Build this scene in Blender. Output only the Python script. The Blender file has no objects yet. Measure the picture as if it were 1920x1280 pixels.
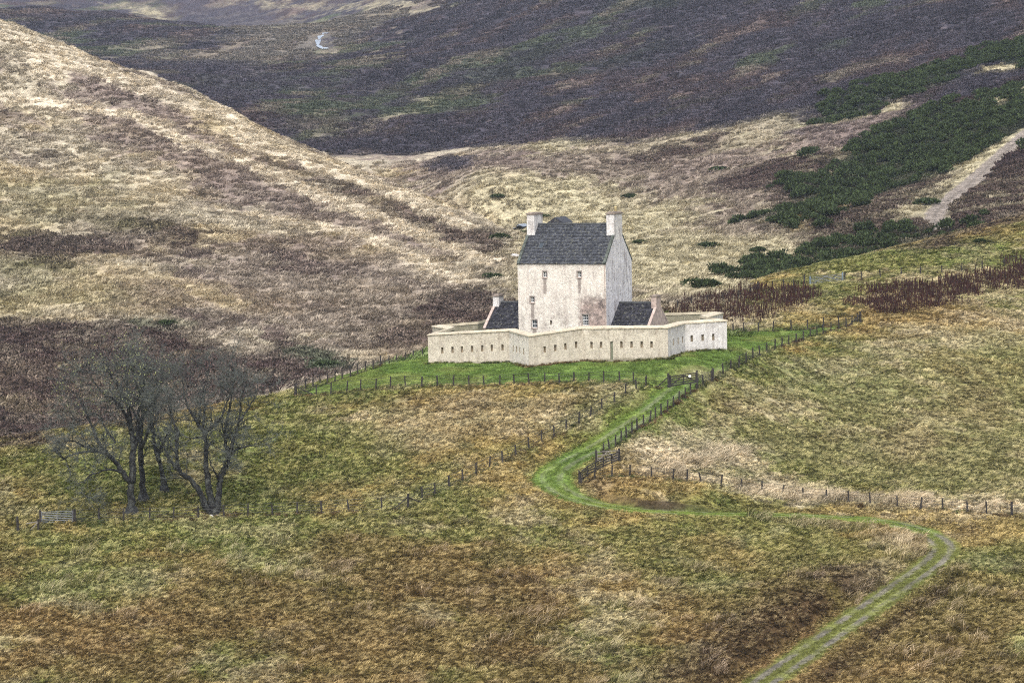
import bpy, math, random
import numpy as np
from mathutils import Vector, Matrix

random.seed(7)
rng = np.random.default_rng(7)
S = bpy.context.scene
C = S.collection
R = math.radians

# ------------------------------------------------------------------ camera
CAM = np.array([0.0, 0.0, 50.0])
FPX = 5333.0                      # focal length for a 1920 wide picture (100 mm)
PITCH, ROLL = R(4.45), R(1.1)
_F = np.array([0, math.cos(PITCH), -math.sin(PITCH)])
_R0 = np.array([1.0, 0, 0])
_U0 = np.cross(_R0, _F)
_R = _R0 * math.cos(ROLL) - _U0 * math.sin(ROLL)
_U = _U0 * math.cos(ROLL) + _R0 * math.sin(ROLL)
cam_d = bpy.data.cameras.new('camera')
cam_d.sensor_width = 36.0
cam_d.lens = 36.0 * FPX / 1920
cam_d.clip_start = 1.0
cam_d.clip_end = 12000
cam = bpy.data.objects.new('camera', cam_d)
C.objects.link(cam)
cam.matrix_world = Matrix(((_R[0], _U[0], -_F[0], CAM[0]), (_R[1], _U[1], -_F[1], CAM[1]),
                           (_R[2], _U[2], -_F[2], CAM[2]), (0, 0, 0, 1)))
S.camera = cam

# ------------------------------------------------------------------ sky and sun (overcast)
SUN_EL, SUN_AZ = R(52), R(-172)    # azimuth measured clockwise from +Y (the view direction)
wd = bpy.data.worlds.new('World')
S.world = wd
wd.use_nodes = True
nt = wd.node_tree
nt.nodes.clear()
sky = nt.nodes.new('ShaderNodeTexSky')
sky.sky_type = 'NISHITA'
sky.sun_disc = False
sky.sun_elevation = SUN_EL
sky.sun_rotation = SUN_AZ
sky.air_density = 1.0
sky.dust_density = 4.0
sky.ozone_density = 1.0
hs = nt.nodes.new('ShaderNodeHueSaturation')
hs.inputs['Saturation'].default_value = 0.42
bg = nt.nodes.new('ShaderNodeBackground')
bg.inputs['Strength'].default_value = 0.15
wo = nt.nodes.new('ShaderNodeOutputWorld')
nt.links.new(sky.outputs[0], hs.inputs['Color'])
nt.links.new(hs.outputs[0], bg.inputs['Color'])
nt.links.new(bg.outputs[0], wo.inputs['Surface'])
sl = bpy.data.lights.new('sun', 'SUN')
sl.energy = 0.9
sl.angle = R(22)
sl.color = (1.0, 0.95, 0.88)
so = bpy.data.objects.new('sun', sl)
C.objects.link(so)
sdir = Vector((math.sin(SUN_AZ) * math.cos(SUN_EL), math.cos(SUN_AZ) * math.cos(SUN_EL), math.sin(SUN_EL)))
so.rotation_euler = sdir.to_track_quat('Z', 'Y').to_euler()
S.view_settings.view_transform = 'Standard'
S.view_settings.look = 'None'
S.view_settings.gamma = 1.0
S.view_settings.exposure = 0.98
S.view_settings.use_curve_mapping = False
S.render.engine = 'CYCLES'
S.cycles.use_denoising = False     # the fine grass is real detail; let it stay crisp
S.cycles.filter_width = 1.1
S.cycles.max_bounces = 6
S.cycles.volume_bounces = 1

# ------------------------------------------------------------------ measuring helpers
def ray(u, v):
    return _F * FPX + _R * (u - 960.0) - _U * (v - 640.0)

def P(u, v, d):                    # the point seen at (u, v) whose distance along the valley is d
    r = ray(u, v)
    return CAM + r * (d / r[1])

def hash2(ix, iy, seed):
    h = (ix.astype(np.int64) * 374761393 + iy.astype(np.int64) * 668265263 + seed * 982451653) & 0xFFFFFFFF
    h = ((h ^ (h >> 13)) * 1274126177) & 0xFFFFFFFF
    h = (h ^ (h >> 16)) & 0xFFFFFF
    return h / float(0xFFFFFF)

def vnoise(x, y, seed):
    ix = np.floor(x); iy = np.floor(y)
    fx = x - ix; fy = y - iy
    fx = fx * fx * fx * (fx * (fx * 6 - 15) + 10); fy = fy * fy * fy * (fy * (fy * 6 - 15) + 10)
    a = hash2(ix, iy, seed); b = hash2(ix + 1, iy, seed)
    c = hash2(ix, iy + 1, seed); d = hash2(ix + 1, iy + 1, seed)
    return (a + (b - a) * fx) * (1 - fy) + (c + (d - c) * fx) * fy

def fbm(x, y, scale, seed, octv=4, gain=0.5):
    x = np.asarray(x, float) / scale; y = np.asarray(y, float) / scale
    t = 0; amp = 1.0; tot = 0
    for o in range(octv):
        ca, sa = math.cos(0.7 * o + 0.3), math.sin(0.7 * o + 0.3)
        t = t + amp * (vnoise(x * ca - y * sa + 17.3 * o, x * sa + y * ca - 9.1 * o, seed + o) - 0.5)
        tot += amp; amp *= gain; x = x * 2.03; y = y * 2.03
    return t / tot * 2.0           # about -1..1

def sstep(a, b, x):
    t = np.clip((x - a) / (b - a), 0, 1)
    return t * t * (3 - 2 * t)

# ------------------------------------------------------------------ plan of the castle
TH = R(24.0)
E2 = np.array([math.cos(TH), -math.sin(TH)])      # along the front, to the right
F2 = np.array([math.sin(TH), math.cos(TH)])       # away from the viewer
tip = P(992, 688.6, 315.0)
B2 = tip[:2] + F2 * 4.7                            # middle of the front line

def CP(e, f):
    return B2 + E2 * e + F2 * f

plan = [(-14.65, 0), (-4.45, 0), (0, -4.7), (4.45, 0), (14.75, 0), (14.75, 5.4), (18.45, 9.0), (14.75, 12.6), (14.75, 18),
        (4.45, 18), (0, 22.5), (-4.45, 18), (-14.65, 18), (-14.65, 12.6), (-18.35, 9.0), (-14.65, 5.4)]
vis_px = {0: (803, 629, 684), 1: (957, 621, 682), 2: (992, 631.5, 688.6), 3: (1091, 617, 678), 4: (1250, 615.6, 673),
          5: (1287.5, 607.6, 664), 6: (1369.5, 602, 656)}
ww = []; zt_o = {}; zb_o = {}
for i, (u, vt, vb) in vis_px.items():
    p = CP(*plan[i])
    zt_o[i] = P(u, vt, p[1])[2]; zb_o[i] = P(u, vb, p[1])[2]
zt_o[14] = P(808, 613, CP(*plan[14])[1])[2]
A_ = np.array([[1, plan[i][0], plan[i][1]] for i in zt_o]); kt = np.linalg.lstsq(A_, np.array([zt_o[i] for i in zt_o]), rcond=None)[0]
A_ = np.array([[1, plan[i][0], plan[i][1]] for i in zb_o]); kb = np.linalg.lstsq(A_, np.array([zb_o[i] for i in zb_o]), rcond=None)[0]
WT = [zt_o.get(i, kt @ np.array([1, *plan[i]])) for i in range(16)]
WB = [zb_o.get(i, min(kb @ np.array([1, *plan[i]]), WT[i] - 2.2)) for i in range(16)]

# ------------------------------------------------------------------ terrain: measured points, thin-plate surface between them
pix = [
 # castle hill and the field in front
 (1000, 722, 306), (1000, 760, 299), (1000, 840, 286), (1000, 955, 270), (1000, 1050, 256), (1000, 1150, 242), (1000, 1280, 225.5),
 (700, 729, 309), (700, 800, 294), (700, 880, 281), (700, 955, 270), (700, 1100, 249), (700, 1280, 225.5),
 (555, 743, 312), (800, 686, 320), (860, 724, 308), (450, 770, 306), (400, 860, 285), (300, 960, 270), (250, 961, 269.5), (300, 1100, 249), (300, 1280, 225.5),
 (0, 840, 294), (0, 900, 281), (0, 960, 270), (0, 1100, 249), (0, 1280, 226), (150, 880, 284), (520, 900, 279),
 (1255, 722, 304), (1336, 718, 306), (1150, 757, 297), (1250, 800, 292), (1085, 903, 277.5), (1163, 867, 283),
 (1120, 820, 289), (1190, 690, 312), (1330, 690, 312), (1430, 640, 333),
 (1613, 604, 351), (1500, 660, 331), (1500, 720, 318), (1500, 800, 303), (1500, 880, 288), (1500, 945, 277),
 (1300, 905, 279), (1290, 860, 287), (1300, 950, 271.5), (1500, 1020, 262), (1500, 1150, 243), (1500, 1280, 226),
 (1300, 1050, 256.5), (1700, 700, 325), (1700, 800, 305), (1700, 900, 286), (1700, 950, 275), (1700, 1050, 258), (1700, 1180, 240), (1750, 1280, 226.5),
 (1900, 620, 350), (1900, 700, 330), (1900, 800, 309), (1900, 900, 287), (1900, 963, 273), (1900, 1100, 251), (1900, 1280, 227),
 (1390, 622, 345), (1450, 600, 351), (1750, 600, 352),
 (1300, 585, 357), (1450, 565, 365), (1600, 545, 373), (1750, 535, 378), (1900, 510, 389),
 (1510, 537, 377), (1580, 529, 382),
 # valley meadow behind the castle
 (1250, 528, 440), (1250, 450, 520), (1250, 380, 610), (1000, 400, 580), (1060, 470, 500), (900, 352, 660), (1150, 350, 660), (1480, 484, 480),
 (1350, 430, 540), (1500, 395, 560), (860, 330, 690), (1050, 320, 690), (1250, 330, 660), (1350, 350, 630),
 # moor behind
 (800, 290, 770), (740, 275, 800), (1000, 278, 735), (1150, 262, 730), (1400, 225, 730), (1300, 290, 690),
 (1000, 200, 860), (1000, 100, 1040), (1000, 0, 1260), (1000, -110, 1560), (1200, 200, 820), (1200, 100, 1000), (1200, 0, 1200),
 (1400, 150, 850), (1400, 60, 1000), (1400, -30, 1180), (1900, 0, 930), (1900, 100, 770), (1900, -100, 1120), (1650, 0, 1040), (1650, 100, 870),
 (800, 200, 900), (800, 100, 1120), (800, 20, 1420), (650, 220, 850),
 (600, 150, 990), (600, 90, 1250), (620, 40, 1500), (500, 130, 1050), (400, 100, 1250), (300, 60, 1380), (100, 20, 1500), (450, 40, 1600), (600, -20, 1800), (200, -40, 1800),
 # the heather and gorse hill on the right
 (1450, 400, 535), (1500, 300, 640), (1550, 462, 475), (1700, 432, 490), (1740, 420, 495), (1800, 350, 540), (1920, 250, 600), (1700, 300, 610),
 (1700, 200, 710), (1900, 412, 478), (1900, 330, 540), (1600, 380, 550), (1900, 180, 670), (1550, 230, 705),
]
# the hill on the left
pix += [(0, 300, 570), (0, 400, 520), (0, 500, 478), (0, 600, 440), (0, 700, 405), (0, 790, 378), (0, 180, 625),
 (300, 300, 570), (300, 400, 520), (300, 500, 474), (300, 600, 436), (300, 700, 402), (300, 760, 384), (300, 220, 610),
 (600, 400, 530), (600, 500, 480), (600, 600, 437), (600, 690, 402), (600, 340, 562), (450, 640, 422),
 (800, 440, 508), (800, 500, 478), (800, 580, 442), (800, 650, 412), (940, 520, 465), (940, 590, 435), (940, 470, 488), (1000, 560, 420), (1120, 545, 415)]
sil = [(-40, 30, 700), (0, 48, 690), (100, 84, 678), (200, 118, 664), (330, 166, 645), (430, 208, 628), (560, 272, 604), (700, 330, 575), (800, 368, 552), (900, 405, 528), (960, 436, 510)]
pts = [P(*q) for q in pix]
for i in range(7):
    c2 = CP(*plan[i]); pts.append(np.array([c2[0], c2[1], WB[i]]))
for i in (8, 10, 12):
    c2 = CP(*plan[i]); pts.append(np.array([c2[0], c2[1], WB[i]]))
for k, q in enumerate(sil):                       # crest of the left hill, and its hidden back slope
    p = P(*q); pts.append(p)
    r = 1.0 - k / 13.0
    for dd, dz in ((35, -1.5), (80, -8), (170, -14)):
        d2 = q[2] + dd * (0.35 + 0.65 * r)
        p2 = P(q[0], q[1], d2); p2[2] += dz * (0.4 + 0.6 * r); pts.append(p2)
crest = [(-60, 832, 297), (0, 820, 300), (150, 798, 304), (300, 776, 308), (430, 752, 313), (555, 728, 319), (690, 690, 326), (790, 668, 332)]
for u, v, d in crest:                             # brow of the field on the left, with the hidden dip behind
    pts.append(P(u, v, d))
    p2 = P(u, v, d + 12); p2[2] -= 2.2; pts.append(p2)
    p2 = P(u, v, d + 35); p2[2] -= 4.0; pts.append(p2)
for u, v, d in ((1230, 552, 376), (1290, 542, 383), (1480, 507, 400), (1600, 485, 412), (1700, 464, 424), (1800, 442, 434), (1920, 417, 445), (2000, 400, 452)):
    pts.append(P(u, v, d))
    p2 = P(u, v, d + 14); p2[2] -= 2.0; pts.append(p2)
for t, lst in ((-0.42, ((225, 6), (270, 12), (300, 17), (345, 8), (450, 32), (560, 62), (690, 85), (900, 80), (1500, 130), (1900, 160))),
               (0.42, ((225, 7), (270, 14), (300, 18), (350, 26), (440, 40), (600, 72), (900, 105), (1500, 165), (1900, 200)))):
    for d, z in lst:
        pts.append(np.array([t * d, d, z]))
for t in (-0.2, -0.1, 0, 0.1, 0.2):
    pts.append(np.array([t * 200, 200, 2.2])); pts.append(np.array([t * 2100, 2100, 160 + 150 * t]))
pts = np.array(pts)

def warp(x, y):
    w = np.clip(y, 190, 2200)
    t = np.clip(x / w, -0.45, 0.45)
    return 300 * t, 300 * np.log(w / 300)

wx, wy = warp(pts[:, 0], pts[:, 1])
def tps(r2):
    return 0.5 * r2 * np.log(r2 + 1e-9)
n = len(pts)
K = tps((wx[:, None] - wx[None]) ** 2 + (wy[:, None] - wy[None]) ** 2) + np.eye(n) * 6.0
Pm = np.stack([np.ones(n), wx, wy], 1)
M_ = np.block([[K, Pm], [Pm.T, np.zeros((3, 3))]])
# heights are stored as elevation angles, so that far hills get the same care as near ones
sol = np.linalg.solve(M_, np.concatenate([(pts[:, 2] - 50) / np.clip(pts[:, 1], 190, 2200), np.zeros(3)]))
W_, A0 = sol[:n], sol[n:]

def Hbase(x, y):
    x = np.atleast_1d(np.asarray(x, float)); y = np.atleast_1d(np.asarray(y, float))
    out = np.empty(len(x))
    for s in range(0, len(x), 40000):
        xs, ys = x[s:s + 40000], y[s:s + 40000]
        a, b = warp(xs, ys)
        k = tps((a[:, None] - wx[None]) ** 2 + (b[:, None] - wy[None]) ** 2)
        out[s:s + 40000] = 50 + (k @ W_ + A0[0] + A0[1] * a + A0[2] * b) * np.clip(ys, 190, 2200)
    near = np.where(y > 150, 3.5 - 0.008 * np.clip(200 - y, 0, 50), 0)
    near = np.where(y <= 150, 3.1 + (47.0 - 3.1) * sstep(150, 2, y) + np.clip(-y, 0, 400) * 0.12, near)
    k = sstep(168, 212, y)
    return out * k + near * (1 - k)

def at(u, v, d0=205.0, d1=2000.0):                 # ground point seen at (u, v)
    r = ray(u, v)
    d = np.concatenate([np.arange(d0, 500, 0.5), np.arange(500, d1, 2.0)])
    p = CAM[None] + r[None] * (d / r[1])[:, None]
    below = p[:, 2] < Hbase(p[:, 0], p[:, 1])
    if not below.any():
        return p[-1]
    i = int(np.argmax(below))
    lo, hi = (d[i - 1] if i else d[0]), d[i]
    for _ in range(9):
        m = (lo + hi) / 2; q = CAM + r * (m / r[1])
        if q[2] < Hbase(q[0], q[1])[0]: hi = m
        else: lo = m
    return CAM + r * (hi / r[1])

def polyline_dist(x, y, line):
    best = np.full(len(x), 1e9); bz = np.zeros(len(x))
    for a, b in zip(line[:-1], line[1:]):
        ab = b[:2] - a[:2]; L = ab @ ab
        t = np.clip(((x - a[0]) * ab[0] + (y - a[1]) * ab[1]) / L, 0, 1)
        d = np.hypot(x - a[0] - t * ab[0], y - a[1] - t * ab[1])
        m = d < best
        best = np.where(m, d, best); bz = np.where(m, a[2] + t * (b[2] - a[2]), bz)
    return best, bz

def smooth_line(p, n=6):
    p = np.array(p); out = []
    q = np.vstack([2 * p[0] - p[1], p, 2 * p[-1] - p[-2]])
    for i in range(1, len(q) - 2):
        for k in range(n):
            t = k / n
            out.append(0.5 * (2 * q[i] + (q[i + 1] - q[i - 1]) * t + (2 * q[i - 1] - 5 * q[i] + 4 * q[i + 1] - q[i + 2]) * t * t + (3 * q[i] - q[i - 1] - 3 * q[i + 1] + q[i + 2]) * t ** 3))
    out.append(p[-1]); return np.array(out)

track_px = [(1284, 716), (1230, 762), (1180, 797), (1120, 836), (1060, 868), (1034, 892), (1050, 917), (1110, 942), (1200, 955), (1330, 962), (1450, 964), (1560, 969),
            (1650, 976), (1725, 994), (1766, 1020), (1752, 1050), (1690, 1096), (1610, 1152), (1520, 1216), (1440, 1272), (1390, 1312)]
TRACK = smooth_line([at(*q) for q in track_px], 5)
HROAD = smooth_line([at(*q) for q in [(1776, 428), (1752, 408), (1768, 382), (1812, 346), (1862, 302), (1915, 256), (1980, 205)]], 5)
BANK = smooth_line([at(*q) for q in [(1118, 929), (1165, 940), (1210, 946), (1290, 952), (1360, 956)]], 4)

_low = TRACK[(TRACK[:, 1] < 259) & (np.arange(len(TRACK)) > len(TRACK) * 0.6)]; _low = _low[np.argsort(_low[:, 1])]
def lane_side(x, y):                                 # signed distance from the lower lane: negative on its left
    return (x - np.interp(y, _low[:, 1], _low[:, 0])) * 0.72

def near_box(x, y, line, pad):
    lo = line[:, :2].min(0) - pad; hi = line[:, :2].max(0) + pad
    return (x > lo[0]) & (x < hi[0]) & (y > lo[1]) & (y < hi[1])

def H(x, y, micro=True):
    x = np.atleast_1d(np.asarray(x, float)); y = np.atleast_1d(np.asarray(y, float))
    z = Hbase(x, y)
    far = sstep(330, 700, y)
    z = z + micro * (fbm(x, y, 26, 11, 3) * (0.25 + 1.3 * far) * sstep(205, 260, y)
                     + fbm(x, y, 5.5, 21, 3) * (0.16 + 0.40 * sstep(360, 520, y)) + fbm(x, y, 1.3, 31, 2) * (0.07 + 0.10 * sstep(350, 450, y)))
    fo = sstep(760, 960, y)
    if fo.any():                                       # shallow gullies running down the moor
        z = z + micro * fo * 3.2 * fbm((x * 0.27 + y * 0.96) / 4.0, x * 0.96 - y * 0.27, 38.0, 171, 3)
    for line, half, cut, sh in ((TRACK, 1.7, 0.06, 2.6), (HROAD, 2.2, 0.3, 3.0)):
        m = near_box(x, y, line, 9)
        if m.any():
            d, bz = polyline_dist(x[m], y[m], line)
            k = 1 - sstep(half, half + sh, d)
            z[m] = z[m] * (1 - k) + (bz - cut) * k
    m = near_box(x, y, _low, 14) & (y < 262)            # hump left of the lower lane, ditch on its right
    if m.any():
        q = lane_side(x[m], y[m]); f = sstep(259, 250, y[m])
        z[m] += f * (0.75 * sstep(2.0, 3.4, -q) * (1 - sstep(4.5, 12, -q)) - 0.35 * sstep(2.0, 2.8, q) * (1 - sstep(3.0, 4.6, q)))
    m = near_box(x, y, BANK, 9)                       # cut bank on the uphill side of the lane
    if m.any():
        d, bz = polyline_dist(x[m], y[m], BANK)
        yb = np.interp(x[m], BANK[:, 0], BANK[:, 1])
        s = np.where(y[m] > yb, d, 0)
        endf = sstep(BANK[0, 0], BANK[0, 0] + 3, x[m]) * sstep(BANK[-1, 0] + 1, BANK[-1, 0] - 4, x[m])
        z[m] += 0.55 * sstep(0, 0.7, s) * (1 - sstep(2.0, 8.0, s)) * endf
    return z

# ------------------------------------------------------------------ vegetation map (world polygons)
def poly_sd(x, y, poly):                            # signed distance, positive inside
    d = np.full(len(x), 1e9); ins = np.zeros(len(x), bool)
    for i in range(len(poly)):
        a = poly[i]; b = poly[(i + 1) % len(poly)]
        ab = b - a
        t = np.clip(((x - a[0]) * ab[0] + (y - a[1]) * ab[1]) / (ab @ ab + 1e-9), 0, 1)
        d = np.minimum(d, np.hypot(x - a[0] - t * ab[0], y - a[1] - t * ab[1]))
        c = (a[1] > y) != (b[1] > y)
        with np.errstate(divide='ignore', invalid='ignore'):
            ins ^= c & (x < (b[0] - a[0]) * (y - a[1]) / (b[1] - a[1] + 1e-12) + a[0])
    return np.where(ins, d, -d)

COL = dict(
    straw=(0.43, 0.355, 0.225), strawpale=(0.53, 0.46, 0.345), ochre=(0.325, 0.245, 0.092), olive=(0.165, 0.175, 0.050), moss=(0.072, 0.102, 0.030), umber=(0.175, 0.105, 0.045), hillg=(0.40, 0.35, 0.26),
    lawn=(0.118, 0.185, 0.042), verge=(0.180, 0.235, 0.050), mauve=(0.20, 0.155, 0.135), heather=(0.055, 0.037, 0.034), moor=(0.060, 0.054, 0.068), gorse=(0.036, 0.050, 0.025),
    meadow=(0.41, 0.365, 0.238), brack=(0.110, 0.082, 0.066), dirt=(0.25, 0.215, 0.185), rut=(0.175, 0.160, 0.130), peat=(0.035, 0.023, 0.018), pink=(0.50, 0.42, 0.295), bilb=(0.066, 0.088, 0.052))
COL = {k: np.array(v) for k, v in COL.items()}
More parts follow.
